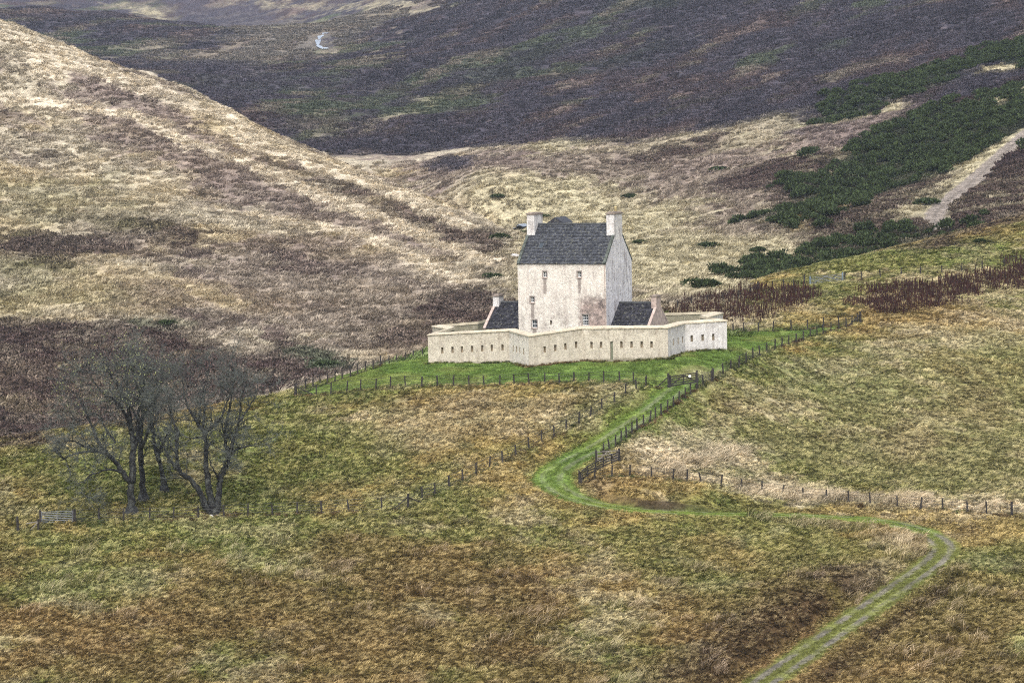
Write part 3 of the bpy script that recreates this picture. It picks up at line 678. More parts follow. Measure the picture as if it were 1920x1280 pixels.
#PART2
# ------------------------------------------------------------------ building materials
def harl(name, base, dark, amount, front=None, streak=0.5):
    """Lime roughcast: blotches, rain streaks from the wall head, grain; front = list of extra stain and painted-shade boxes in wall metres (u0,u1,v0,v1,strength,colour)."""
    m, t, b = mat(name)
    p_ = pos(t)
    mp = N(t, 'ShaderNodeMapping'); mp.inputs['Scale'].default_value = (1, 1, 0.16); t.links.new(p_, mp.inputs['Vector'])
    c = mul(t, base, base, 0.0)
    c = mul(t, c, ramp(t, noise(t, 0.9, 5, p_, 0.6), [(0.3, 0.80), (0.55, 1.0), (0.75, 1.10)]))
    c = mul(t, c, dark, math_(t, 'MULTIPLY', ramp(t, noise(t, 2.3, 5, mp.outputs[0], 0.65), [(0.48, 0), (0.68, 1)]), amount), 'MIX')
    c = mul(t, c, tuple(0.6 * q for q in dark), math_(t, 'MULTIPLY', ramp(t, noise(t, 3.1, 6, p_, 0.75), [(0.55, 0), (0.65, 1)]), amount * streak), 'MIX')
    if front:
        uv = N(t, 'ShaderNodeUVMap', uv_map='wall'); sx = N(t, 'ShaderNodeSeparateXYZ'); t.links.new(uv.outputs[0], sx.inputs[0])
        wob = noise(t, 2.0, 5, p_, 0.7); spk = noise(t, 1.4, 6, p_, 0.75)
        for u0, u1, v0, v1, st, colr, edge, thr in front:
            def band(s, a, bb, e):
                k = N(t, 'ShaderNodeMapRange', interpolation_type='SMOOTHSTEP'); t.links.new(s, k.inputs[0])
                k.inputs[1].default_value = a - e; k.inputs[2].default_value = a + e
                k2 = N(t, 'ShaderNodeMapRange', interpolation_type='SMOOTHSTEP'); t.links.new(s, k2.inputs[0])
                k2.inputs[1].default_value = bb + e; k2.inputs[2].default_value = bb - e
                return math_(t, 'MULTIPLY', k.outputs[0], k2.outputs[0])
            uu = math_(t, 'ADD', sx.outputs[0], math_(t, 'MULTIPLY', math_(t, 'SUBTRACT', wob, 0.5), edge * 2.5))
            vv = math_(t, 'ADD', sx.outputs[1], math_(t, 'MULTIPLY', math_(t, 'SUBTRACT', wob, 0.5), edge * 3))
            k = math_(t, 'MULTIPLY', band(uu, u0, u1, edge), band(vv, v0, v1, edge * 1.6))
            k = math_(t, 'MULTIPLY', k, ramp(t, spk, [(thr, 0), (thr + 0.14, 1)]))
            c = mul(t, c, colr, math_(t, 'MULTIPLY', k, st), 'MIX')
    g = noise(t, 4.5, 5, p_, 0.8)
    c = mul(t, c, ramp(t, g, [(0.28, 0.66), (0.5, 1.0), (0.72, 1.18)]))
    t.links.new(c, b.inputs['Base Color'])
    bump(t, b, g, 0.9, 0.09)
    return m

def plain(name, base, var=0.25, scale=2.0, rough=0.9, bmp=0.3, spec=0.2):
    m, t, b = mat(name); p_ = pos(t)
    n_ = noise(t, scale, 5, p_, 0.65)
    c = mul(t, base, ramp(t, n_, [(0.3, 1 - var * 1.6), (0.5, 1.0), (0.7, 1 + var * 1.6)]))
    t.links.new(c, b.inputs['Base Color']); b.inputs['Roughness'].default_value = rough; b.inputs['Specular IOR Level'].default_value = spec
    if bmp: bump(t, b, n_, bmp, 0.04)
    return m

def slate_mat(name, a, bcol):
    m, t, b = mat(name)
    tint = N(t, 'ShaderNodeAttribute', attribute_name='tint'); p_ = pos(t)
    c = mul(t, a, bcol, tint.outputs['Fac'], 'MIX')
    c = mul(t, c, ramp(t, noise(t, 1.1, 5, p_, 0.7), [(0.3, 0.7), (0.5, 1.0), (0.7, 1.35)]))
    c = mul(t, c, (0.25, 0.25, 0.19), math_(t, 'MULTIPLY', ramp(t, noise(t, 3.5, 5, p_, 0.75), [(0.55, 0), (0.70, 1)]), 0.75), 'MIX')
    t.links.new(c, b.inputs['Base Color']); b.inputs['Roughness'].default_value = 0.55; b.inputs['Specular IOR Level'].default_value = 0.4
    bump(t, b, noise(t, 6, 4, p_), 0.3, 0.03)
    return m

m_slate = slate_mat('tower_slates', (0.022, 0.024, 0.031), (0.070, 0.075, 0.088))
m_slate2 = slate_mat('wing_slates', (0.010, 0.010, 0.014), (0.040, 0.040, 0.052))
m_gable = harl('limewash_gable', (0.66, 0.65, 0.665), (0.25, 0.22, 0.22), 0.85, None, 1.1)
m_chim = harl('limewash_chimney', (0.66, 0.64, 0.62), (0.28, 0.24, 0.22), 0.7)
FOOT_SHADE_STREAKS = [(-1, 40, -2, 1.42, 0.75, (0.16, 0.15, 0.10), 0.16, 0.30), (-1, 40, 0, 1.9, 0.5, (0.24, 0.20, 0.14), 0.3, 0.50), (-1, 40, 4.0, 6.0, 0.55, (0.26, 0.22, 0.16), 0.25, 0.47)]  # contact shade painted at the wall foot; last box streaks below the coping
m_tan = harl('ochre_roughcast', (0.55, 0.50, 0.405), (0.30, 0.25, 0.195), 0.55, FOOT_SHADE_STREAKS)
m_pale = None
m_pale = harl('grey_white_roughcast', (0.62, 0.60, 0.575), (0.32, 0.29, 0.27), 0.6, FOOT_SHADE_STREAKS)
m_warm = harl('warm_white_roughcast', (0.72, 0.67, 0.58), (0.40, 0.34, 0.27), 0.4, FOOT_SHADE_STREAKS)
m_cope = plain('coping_stone', (0.50, 0.44, 0.335), 0.16, 1.2)
m_stone = plain('brown_stone', (0.20, 0.165, 0.14), 0.3, 3.0)
m_margin = plain('grey_margin_stone', (0.27, 0.235, 0.215), 0.3, 4.0)
m_rub = plain('pink_rubble', (0.40, 0.32, 0.28), 0.25, 2.5)
m_skew = plain('mossy_skew_stone', (0.075, 0.085, 0.075), 0.4, 2.5)
m_ridge = plain('ridge_stone', (0.075, 0.08, 0.085), 0.25, 2.0)
m_white = plain('white_paint', (0.75, 0.75, 0.74), 0.05, 3.0, 0.6, 0)
m_pane = plain('window_glass', (0.035, 0.045, 0.055), 0.3, 2.0, 0.12, 0, 0.6)
m_dark = plain('dark_void', (0.10, 0.085, 0.07), 0.2, 3.0)
m_reveal = plain('loophole_reveal', (0.30, 0.25, 0.18), 0.2, 3.0)
m_door = plain('weathered_green_boards', (0.16, 0.17, 0.12), 0.3, 3.0)
m_pot = plain('buff_pot', (0.60, 0.50, 0.27), 0.12, 4.0)
m_wood = plain('weathered_fence_wood', (0.036, 0.032, 0.030), 0.45, 5.0)
m_wood2 = plain('dark_gate_wood', (0.036, 0.032, 0.030), 0.4, 5.0)
m_woodp = plain('pale_grey_wood', (0.22, 0.20, 0.18), 0.3, 5.0)
m_wire = plain('galvanised_wire', (0.06, 0.06, 0.06), 0.2, 2.0, 0.6, 0)
m_steel = plain('galvanised_steel', (0.19, 0.205, 0.23), 0.15, 3.0, 0.45, 0, 0.5)
m_bark, t, b = mat('lichen_bark')
p_ = pos(t)
c_ = mul(t, (0.012, 0.012, 0.013), (0.085, 0.09, 0.08), ramp(t, noise(t, 2.6, 6, p_, 0.75), [(0.45, 0), (0.68, 1)]), 'MIX')
t.links.new(c_, b.inputs['Base Color']); bump(t, b, noise(t, 7, 4, p_), 0.8, 0.05)
m_twig = plain('grey_twigs', (0.080, 0.088, 0.078), 0.35, 0.8, 0.9, 0)
m_leaf = plain('yellow_green_leaves', (0.26, 0.28, 0.12), 0.3, 2.0, 0.8, 0)
m_rock = plain('pale_boulder', (0.50, 0.48, 0.46), 0.35, 3.0)
m_water, t, b = mat('stream_water')
t.links.new(mul(t, (0.16, 0.19, 0.23), (0.30, 0.34, 0.40), noise(t, 0.5, 4, pos(t)), 'MIX'), b.inputs['Base Color'])
b.inputs['Roughness'].default_value = 0.12; b.inputs['Specular IOR Level'].default_value = 0.5

# ------------------------------------------------------------------ walls with real openings
def wall_panel(mb, a, b_, zb, zt, holes, rel=False):
    """Vertical face from plan point a to b_, z from zb=(za,zb) to zt; holes = (s0,s1,z0,z1) in metres along and height. Outside lies to the right of a->b_."""
    a = np.array(a, float); b_ = np.array(b_, float); L = np.linalg.norm(b_ - a); d = (b_ - a) / L
    def q(s, z): return (*(a + d * s), z)
    def zb_(s): return zb[0] + (zb[1] - zb[0]) * s / L
    def zt_(s): return zt[0] + (zt[1] - zt[0]) * s / L
    xs = sorted({0.0, L, *[h[0] for h in holes], *[h[1] for h in holes]})
    if mb.uv is None: mb.uv = []
    for s0, s1 in zip(xs[:-1], xs[1:]):
        hs_ = sorted([h for h in holes if h[0] < (s0 + s1) / 2 < h[1]], key=lambda h: h[2])
        lo0, lo1 = zb_(s0), zb_(s1)
        for h in hs_ + [None]:
            hi0, hi1 = (zt_(s0), zt_(s1)) if h is None else (h[2], h[2])
            mb.add([q(s0, lo0), q(s1, lo1), q(s1, hi1), q(s0, hi0)], [(0, 1, 2, 3)])
            r0, r1 = (zb_(s0), zb_(s1)) if rel else (0, 0); mb.uv.extend([(s0, lo0 - r0), (s1, lo1 - r1), (s1, hi1 - r1), (s0, hi0 - r0)])
            if h is not None: lo0 = lo1 = h[3]
    return d, L

def addq(mb, *quads):
    for qd in quads:
        mb.add(qd, [tuple(range(len(qd)))])
        if mb.uv is not None: mb.uv.extend([(0, 0)] * len(qd))

def recess(a, d, out, s0, s1, z0, z1, depth, splay=0.0):
    """Open-fronted box behind a hole: returns MB of its four cheeks and the MB of its back."""
    def q(s, z, k): p = np.array(a) + d * s - out * k; return (p[0], p[1], z)
    m1 = MB(); s0i, s1i, z0i, z1i = s0 + splay, s1 - splay, z0 + splay, z1 - splay
    m1.quad(q(s0, z0, 0), q(s0i, z0i, depth), q(s0i, z1i, depth), q(s0, z1, 0)); m1.quad(q(s1, z0, 0), q(s1, z1, 0), q(s1i, z1i, depth), q(s1i, z0i, depth))
    m1.quad(q(s0, z0, 0), q(s1, z0, 0), q(s1i, z0i, depth), q(s0i, z0i, depth)); m1.quad(q(s0, z1, 0), q(s0i, z1i, depth), q(s1i, z1i, depth), q(s1, z1, 0))
    m2 = MB(); m2.quad(q(s0i, z0i, depth), q(s1i, z0i, depth), q(s1i, z1i, depth), q(s0i, z1i, depth))
    return m1, m2

def on_wall(u, v, a, d):                            # where the sight line meets the vertical plane through a along d
    r = ray(u, v); nrm = np.array([d[1], -d[0]])
    k = ((np.array(a) - CAM[:2]) @ nrm) / (r[:2] @ nrm); p = CAM + r * k
    return float((p[:2] - np.array(a)) @ d), float(p[2])

# ------------------------------------------------------------------ the star-shaped curtain wall
pw = [CP(*q) for q in plan]; NP = 16
def offset_poly(k):
    out = []
    for i in range(NP):
        a, b_, c = pw[i - 1], pw[i], pw[(i + 1) % NP]
        d1 = (b_ - a) / np.linalg.norm(b_ - a); d2 = (c - b_) / np.linalg.norm(c - b_)
        n1 = np.array([d1[1], -d1[0]]); n2 = np.array([d2[1], -d2[0]])
        m = (n1 + n2) / (1 + n1 @ n2); out.append(b_ + m * k)
    return out
cw_root = empty('curtain_wall', (*B2, WB[2]), 'low star-shaped roughcast wall with gun loops ringing the white tower', 'wall')
inner = offset_poly(-0.7); c_out = offset_poly(0.09); c_in = offset_poly(-0.78)
loops_px = {0: [829, 848, 866, 885, 904, 922, 942], 1: [962, 968, 974.5, 981.5], 2: [1021, 1041, 1060, 1080], 3: [1109, 1127, 1146.5, 1165, 1184, 1203, 1221.5],
            4: [1262.5, 1271.5, 1280], 5: [1297, 1317.5, 1337.5]}
for i in range(NP):
    j = (i + 1) % NP; a, b_ = pw[i], pw[j]
    L = np.linalg.norm(b_ - a); d = (b_ - a) / L; out = np.array([d[1], -d[0]])
    holes = []; doorh = None
    for u in loops_px.get(i, []):
        s, _ = on_wall(u, 640, a, d)
        zt = WT[i] + (WT[j] - WT[i]) * s / L
        top = zt - (1.42 if i in (0, 1, 3) else 1.30)
        if i == 3 and abs(u - 1146.5) < 1:
            zb = WB[i] + (WB[j] - WB[i]) * s / L
            holes.append((s - 0.16, s + 0.16, zb + 0.06, top)); doorh = len(holes) - 1
        else:
            holes.append((s - 0.15, s + 0.15, top - 0.72, top))
    mb = MB()
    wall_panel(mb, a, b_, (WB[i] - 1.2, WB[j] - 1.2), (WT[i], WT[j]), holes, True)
    ia, ib = inner[i], inner[j]
    addq(mb, [(*ib, WB[j] - 1.2), (*ia, WB[i] - 1.2), (*ia, WT[i]), (*ib, WT[j])])
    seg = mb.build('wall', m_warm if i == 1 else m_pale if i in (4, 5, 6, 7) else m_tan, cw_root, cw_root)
    nst = max(1, int(round(L / 1.25))); rs = random.Random(40 + i)
    cuts = [0.0] + [(q + rs.uniform(-0.15, 0.15)) / nst for q in range(1, nst)] + [1.0]
    for c0, c1 in zip(cuts[:-1], cuts[1:]):             # coping stones, each a little out of line
        c1 -= 0.012 / L * (c1 < 1); dz = rs.uniform(-0.018, 0.018); cp = MB(); ov = rs.uniform(-0.015, 0.02)
        def lp(A_, B_, q): return A_ + (B_ - A_) * q
        o0, o1, n0, n1 = lp(c_out[i], c_out[j], c0) + out * ov, lp(c_out[i], c_out[j], c1) + out * ov, lp(c_in[i], c_in[j], c0), lp(c_in[i], c_in[j], c1)
        z0_, z1_ = lp(WT[i], WT[j], c0), lp(WT[i], WT[j], c1)
        cp.hexa([(*o0, z0_ + 0.005), (*o1, z1_ + 0.005), (*n1, z1_ + 0.005), (*n0, z0_ + 0.005)],
                [(*o0, z0_ + 0.13 + dz), (*o1, z1_ + 0.13 + dz + rs.uniform(-.01, .01)), (*n1, z1_ + 0.30 + dz), (*n0, z0_ + 0.30 + dz)])
        cp.build('coping_stone', m_cope, seg, cw_root)
    for k, (s0, s1, z0, z1) in enumerate(holes):
        if k == doorh:
            r1, r2 = recess(a, d, out, s0, s1, z0, z1, 0.14)
            r1.build('doorway', m_reveal, seg, cw_root); o = r2.build('door', m_door, seg, cw_root); o['label'] = 'tall narrow weathered green-grey slot reaching the grass'
        else:
            r1, r2 = recess(a, d, out, s0, s1, z0, z1, 0.30, 0.03)
            r1.f += [tuple(q + len(r1.v) for q in f) for f in r2.f]; r1.v += r2.v; r1.fa += r2.fa
            r1.build('loophole', m_reveal, seg, cw_root)

# ------------------------------------------------------------------ roofs of small slates
def slates(a, along, run, rise_v, length, slope_len, name, material, parent, root, cw=0.26, ch=0.215):
    """Courses of slates from eave point a; along = unit vector of the eave, run = unit vector up the slope, rise_v = outward normal."""
    mb = MB(); rs = random.Random(hash(name) % 100 + int(length * 10))
    a = np.array(a, float); nrow = int(slope_len / ch)
    chh = slope_len / nrow
    for r in range(nrow):
        x = -rs.random() * cw
        while x < length:
            w = cw * rs.uniform(0.7, 1.25); x0, x1 = max(x, 0), min(x + w - 0.015, length); x += w
            if x1 - x0 < 0.04: continue
            lift = 0.035 + rs.uniform(0, 0.025); drop = rs.uniform(-0.02, 0.02)
            p = a + run * (r * chh + drop)
            q0 = p + along * x0; q1 = p + along * x1; up = run * (chh * 1.25); up1 = up
            top = [q0 + rise_v * (lift + 0.02), q1 + rise_v * (lift + 0.02), q1 + up1 + rise_v * 0.012, q0 + up1 + rise_v * 0.012]
            bot = [q0 + rise_v * lift * 0.1, q1 + rise_v * lift * 0.1]
            t_ = rs.random() ** 1.5
            mb.add(top + bot, [(0, 1, 2, 3), (4, 5, 1, 0)], t_)
    o = mb.build(name, material, parent, root, tint=True); tag(o, kind='stuff')
    return o

def gable_building(root, e0, e1, f0, f1, zb, ze, zr, mats, fr_holes=(), skews=(True, True), slate=None, ch=1.25):
    """Walls, gables, roof deck, slates, ridge and skew stones of one gabled block in castle axes."""
    fm = (f0 + f1) / 2
    A, Bp, Cc, D = CP(e0, f0), CP(e1, f0), CP(e1, f1), CP(e0, f1)
    fr = MB(); wall_panel(fr, A, Bp, (zb, zb), (ze, ze), list(fr_holes)); fr.build('front_wall', mats[0], root, root)
    bk = MB(); wall_panel(bk, Cc, D, (zb, zb), (ze, ze), []); bk.build('back_wall', mats[0], root, root)
    for (p, q, m_) in ((Bp, Cc, mats[1]), (D, A, mats[2])):
        if m_ is None: continue
        g = MB(); mid = (p + q) / 2
        g.add([(*p, zb), (*q, zb), (*q, ze), (*mid, zr), (*p, ze)], [(0, 1, 2, 3, 4)])
        g.build('gable', m_, root, root)
    slope = math.atan2(zr - ze, fm - f0); SL = math.hypot(zr - ze, fm - f0)
    rf = MB()
    F0, F1 = CP(e0, fm), CP(e1, fm)
    rf.add([(*A, ze), (*Bp, ze), (*F1, zr), (*F0, zr), (*Cc, ze), (*D, ze)], [(0, 1, 2, 3), (4, 5, 3, 2)])
    roof = rf.build('roof', m_ridge, root, root)
    E3 = np.array([*E2, 0]); F3 = np.array([*F2, 0]); Z3 = np.array([0, 0, 1.0])
    ov = 0.18; i0 = 0.30 if skews[0] else 0.0; i1 = 0.30 if skews[1] else 0.0
    Lr = e1 - e0 - i0 - i1
    run = F3 * math.cos(slope) + Z3 * math.sin(slope); nrm = -F3 * math.sin(slope) + Z3 * math.cos(slope)
    slates(np.array([*CP(e0 + i0, f0), ze]) - run * ov, E3, run, nrm, Lr, SL + ov, 'slates', slate, roof, root)
    run2 = -F3 * math.cos(slope) + Z3 * math.sin(slope); nrm2 = F3 * math.sin(slope) + Z3 * math.cos(slope)
    slates(np.array([*CP(e1 - i1, f1), ze]) - run2 * ov, -E3, run2, nrm2, Lr, SL + ov, 'slates', slate, roof, root)
    rd = MB(); rd.bar((*CP(e0 + i0, fm), zr + 0.05), (*CP(e1 - i1, fm), zr + 0.05), 0.30, 0.16); rd.build('ridge', m_ridge, roof, root)
    for k, (flag, e) in enumerate(((skews[0], e0 + 0.13), (skews[1], e1 - 0.13))):
        if not flag: continue
        for fa, fb in ((f0, fm), (f1, fm)):
            n_ = nrm if fa == f0 else nrm2
            sk = MB(); p0 = np.array([*CP(e, fa), ze]) + n_ * 0.06; fs = fb - (ch if fb > fa else -ch); p1 = np.array([*CP(e, fs), ze + (zr - ze) * (fs - fa) / (fb - fa)]) + n_ * 0.06
            rn = run if fa == f0 else run2
            sk.bar(p0 - rn * 0.2, p1, 0.32, 0.20, up=n_)
            sk.build('skew', mats[3], roof, root)
    return roof, slope

def chimney(root, parent, e0, e1, f0, f1, z0, z1, mside, cap=True, pot=False, mcap=None):
    mb = MB(); mb.hexa([(*CP(e0, f0), z0), (*CP(e1, f0), z0), (*CP(e1, f1), z0), (*CP(e0, f1), z0)], [(*CP(e0, f0), z1), (*CP(e1, f0), z1), (*CP(e1, f1), z1), (*CP(e0, f1), z1)])
    c = mb.build('chimney', mside, parent, root)
    k = 0.09; mb = MB()
    mb.hexa([(*CP(e0 - k, f0 - k), z1 + .002), (*CP(e1 + k, f0 - k), z1 + .002), (*CP(e1 + k, f1 + k), z1 + .002), (*CP(e0 - k, f1 + k), z1 + .002)],
            [(*CP(e0 - k, f0 - k), z1 + 0.17), (*CP(e1 + k, f0 - k), z1 + 0.17), (*CP(e1 + k, f1 + k), z1 + 0.17), (*CP(e0 - k, f1 + k), z1 + 0.17)])
    mb.hexa([(*CP(e0 + .08, f0 + .08), z1 + .17), (*CP(e1 - .08, f0 + .08), z1 + .17), (*CP(e1 - .08, f1 - .08), z1 + .17), (*CP(e0 + .08, f1 - .08), z1 + .17)],
            [(*CP(e0 + .15, f0 + .2), z1 + 0.30), (*CP(e1 - .15, f0 + .2), z1 + 0.30), (*CP(e1 - .15, f1 - .2), z1 + 0.27), (*CP(e0 + .15, f1 - .2), z1 + 0.25)])
    mb.build('cap', mcap or m_stone, c, root)
    if pot:
        em, fm = (e0 + e1) / 2, (f0 + f1) / 2 + 0.45
        p = CP(em, fm); mb = MB()
        zs = [z1 + 0.2, z1 + 0.75, z1 + 0.8, z1 + 0.86]; rr = [0.16, 0.125, 0.17, 0.15]
        mb.tube([(p[0], p[1], z) for z in zs], rr, 10); o = mb.build('chimney_pot', m_pot, c, root, smooth=True); o['label'] = 'tall buff chimney pot'
    return c

# ------------------------------------------------------------------ the tower house
TE0, TE1, TF0, TF1 = -5.45, 5.45, 5.0, 13.0
eavL = P(973, 493.5, CP(TE0, TF0)[1])[2]; eavR = P(1137, 492, CP(TE1, TF0)[1])[2]
ZE = (eavL + eavR) / 2
ZR = P(1085, 420, CP(0, 9)[1])[2]
ZB = WB[1] - 0.6
tw = empty('tower_house', (*CP(0, 9), ZB), 'tall whitewashed tower house with steep slate roof and two gable chimneys', 'castle')
TA = CP(TE0, TF0)
wins = []   # (u, v, w, h, cols, rows, depth)
for u, v, w, h, nc_, nr_ in ((1021.5, 514.5, 0.46, 0.66, 2, 2), (1086, 514.5, 0.46, 0.66, 2, 2), (998, 561.5, 0.50, 0.64, 2, 2), (1002, 607, 0.62, 0.92, 2, 2), (1097.5, 600, 0.74, 1.25, 3, 4)):
    s, z = on_wall(u, v, TA, E2); wins.append((s, z, w, h, nc_, nr_))
s_slit, z_slit = on_wall(1033, 604.5, TA, E2)
holes = [(s - w / 2, s + w / 2, z - h / 2, z + h / 2) for s, z, w, h, _, _ in wins] + [(s_slit - .11, s_slit + .11, z_slit - .25, z_slit + .25)]
stain = []
GREY = (0.22, 0.185, 0.165); PINK = (0.36, 0.265, 0.235); DK = (0.11, 0.09, 0.085)
for s, z, w, h, _, _ in wins[:4]:
    stain.append((s - w * .42, s + w * .42, z - h / 2 - (1.9 if z > wins[3][1] + 2.5 else 0.9), z - h / 2, 0.85, GREY, 0.10, 0.28))
zmid = wins[4][1]; sw = wins[4][0]
stain += [(sw - 0.6, 10.9, zmid - 2.2, zmid + 2.3, 0.9, PINK, 0.45, 0.30), (sw - 0.6, 10.9, zmid - 0.2, zmid + 2.6, 0.9, GREY, 0.5, 0.41), (sw - 1.0, 10.7, zmid - 1.3, zmid + 2.4, 0.85, DK, 0.3, 0.53),
          (9.6, 10.9, zmid + 0.8, zmid + 3.0, 0.9, DK, 0.35, 0.49), (0.4, 6.8, zmid - 2.3, zmid + 1.0, 0.7, GREY, 0.6, 0.50), (0, 10.9, ZE - 0.45, ZE + 1, 0.5, GREY, 0.2, 0.46)]
m_front = harl('limewash_front', (0.66, 0.615, 0.55), (0.36, 0.30, 0.27), 0.55, stain)
roof, slope = gable_building(tw, TE0, TE1, TF0, TF1, ZB, ZE, ZR, (m_front, m_gable, m_gable, m_skew), holes, (True, True), m_slate, 1.22)
OUT2 = -F2
for s, z, w, h, nc_, nr_ in wins:
    r1, r2 = recess(TA, E2, OUT2, s - w / 2, s + w / 2, z - h / 2, z + h / 2, 0.20)
    wn = r1.build('window', m_reveal, tw, tw)
    r2.build('pane', m_pane, wn, tw)
    def q3(ds, dz, k): p = TA + E2 * (s + ds) - OUT2 * k; return (p[0], p[1], z + dz)
    fr = MB(); fw = 0.055
    for sg in (-1, 1):
        fr.bar(q3(sg * (w / 2 - fw / 2), -h / 2 + fw, 0.165), q3(sg * (w / 2 - fw / 2), h / 2 - fw, 0.165), fw, 0.06, up=(*F2, 0))
        fr.bar(q3(-w / 2, sg * (h / 2 - fw / 2), 0.165), q3(w / 2, sg * (h / 2 - fw / 2), 0.165), 0.06, fw)
    fr.build('frame', m_white, wn, tw)
    br = MB()
    for i in range(1, nc_):
        x = -w / 2 + w * i / nc_; br.bar(q3(x, -h / 2 + fw, 0.172), q3(x, h / 2 - fw, 0.172), 0.034, 0.04, up=(*F2, 0))
    for i in range(1, nr_):
        zz = -h / 2 + h * i / nr_; th = 0.05 if i * 2 == nr_ else 0.032
        br.bar(q3(-w / 2 + fw, zz, 0.174), q3(w / 2 - fw, zz, 0.174), 0.04, th)
    br.build('glazing_bars', m_white, wn, tw)
    mg = MB(); mw = 0.11
    for sg in (-1, 1):
        mg.bar(q3(sg * (w / 2 + mw / 2 + 0.002), -h / 2, -0.004), q3(sg * (w / 2 + mw / 2 + 0.002), h / 2, -0.004), mw, 0.03, up=(*F2, 0))
    mg.bar(q3(-w / 2 - mw, h / 2 + mw / 2 + 0.002, -0.004), q3(w / 2 + mw, h / 2 + mw / 2 + 0.002, -0.004), 0.03, mw)
    mg.build('margin', m_margin, wn, tw)
    sl_ = MB(); sl_.bar(q3(-w / 2 - 0.08, -h / 2 - 0.06, 0.0), q3(w / 2 + 0.08, -h / 2 - 0.06, 0.0), 0.16, 0.11)
    sl_.build('sill', m_stone if h > 1 else m_rub, wn, tw)
r1, r2 = recess(TA, E2, OUT2, s_slit - .11, s_slit + .11, z_slit - .25, z_slit + .25, 0.3)
r1.build('slit_opening', m_reveal, tw, tw); r2.build('slit_back', m_dark, tw, tw)
# chimneys standing on the gables
zc = P(1149, 402, CP(TE1, 7.7)[1])[2]
chimney(tw, roof, TE1 - 0.93, TE1 + 0.004, 7.75, 10.25, ZR - 1.75, zc, m_chim, pot=True)
zc2 = P(1003, 403, CP(TE0 + .9, 7.7)[1])[2]
chimney(tw, roof, TE0 + 0.03, TE0 + 0.98, 7.8, 10.2, ZR - 1.6, zc2, m_chim)
# skylight
sk_s, sk_z = 2.55, P(1015.5, 461, CP(-2.9, 6.8)[1])[2]
E3 = np.array([*E2, 0]); F3 = np.array([*F2, 0]); Z3 = np.array([0, 0, 1.0])
run = F3 * math.cos(slope) + Z3 * math.sin(slope); nrm = -F3 * math.sin(slope) + Z3 * math.cos(slope)
ff = (sk_z - ZE) / math.tan(slope)
u0_, _ = on_wall(1015.5, 461, CP(TE0, TF0 + ff), E2)
c0 = np.array([*CP(TE0 + u0_, TF0 + ff), sk_z])
mb = MB()
for sg in (-1, 1):
    mb.bar(c0 + E3 * sg * 0.27 - run * 0.42 + nrm * 0.09, c0 + E3 * sg * 0.27 + run * 0.42 + nrm * 0.09, 0.07, 0.10, up=nrm)
    mb.bar(c0 - E3 * 0.30 + run * sg * 0.40 + nrm * 0.09, c0 + E3 * 0.30 + run * sg * 0.40 + nrm * 0.09, 0.07, 0.10, up=nrm)
skl = mb.build('skylight', m_ridge, roof, tw)
mb = MB(); mb.bar(c0 - run * 0.38 + nrm * 0.085, c0 + run * 0.38 + nrm * 0.085, 0.48, 0.03, up=nrm); mb.build('pane', m_pane, skl, tw)
# stair cap behind the ridge
rb = P(1040, 411, CP(-2.0, 12.2)[1])
cap_z = rb[2]; mb = MB()
g0, g1 = -4.2, -2.35
mb.hexa([(*CP(g0, 11.2), ZR - 4), (*CP(g1, 11.2), ZR - 4), (*CP(g1, 14.0), ZR - 4), (*CP(g0, 14.0), ZR - 4)], [(*CP(g0, 11.2), cap_z - 0.35), (*CP(g1, 11.2), cap_z - 0.35), (*CP(g1, 14.0), cap_z - 0.35), (*CP(g0, 14.0), cap_z - 0.35)])
cph = mb.build('stair_cap', m_gable, tw, tw)
mb = MB(); gm = (g0 + g1) / 2
mb.add([(*CP(g0 - .1, 11.1), cap_z - 0.4), (*CP(gm, 11.1), cap_z + 0.25), (*CP(g1 + .1, 11.1), cap_z - 0.4), (*CP(g0 - .1, 14.1), cap_z - 0.4), (*CP(gm, 14.1), cap_z + 0.25), (*CP(g1 + .1, 14.1), cap_z - 0.4)],
       [(0, 1, 4, 3), (1, 2, 5, 4), (0, 2, 1), (3, 4, 5)])
mb.build('cap_roof', m_slate2, cph, tw, tint=True)
# rain pipe at the front right corner
p0 = CP(TE1 - 0.12, TF0 - 0.06); mb = MB(); mb.tube([(*p0, ZB), (*p0, ZE - 0.1)], [0.045, 0.045], 6); mb.build('rain_pipe', m_rub, tw, tw)

# low wings either side
def wing(sign):
    e0, e1 = (TE1 + 0.002, TE1 + 4.8) if sign > 0 else (TE0 - 4.7, TE0 - 0.002)
    f0, f1 = 5.6, 12.4
    zr = P(1165, 567, CP(TE1, 9)[1])[2] if sign > 0 else P(955, 566.5, CP(TE0 - 3, 9)[1])[2]
    ze = zr - 3.4 * math.tan(R(41 if sign > 0 else 39))
    rt = empty('wing_house', (*CP((e0 + e1) / 2, 9), ZB), 'low dark slated wing with pink stone gable and chimney right of the tower' if sign > 0 else 'low dark slated wing with small pale chimney left of the tower', 'house', 'low wings flanking the tower')
    rf, sp = gable_building(rt, e0, e1, f0, f1, ZB, ze, zr, (m_tan, m_rub if sign > 0 else None, None if sign > 0 else m_gable, m_rub), (), (sign < 0, sign > 0), m_slate2, 0.68)
    if sign > 0:
        chimney(rt, rf, e1 - 0.62, e1 - 0.003, 8.3, 9.7, zr - 0.8, P(1237, 556, CP(e1, 9)[1])[2], m_rub)
    else:
        chimney(rt, rf, e0 + 0.003, e0 + 0.75, 8.3, 9.7, zr - 0.9, P(929, 555, CP(e0, 9)[1])[2], m_chim)
wing(1); wing(-1)

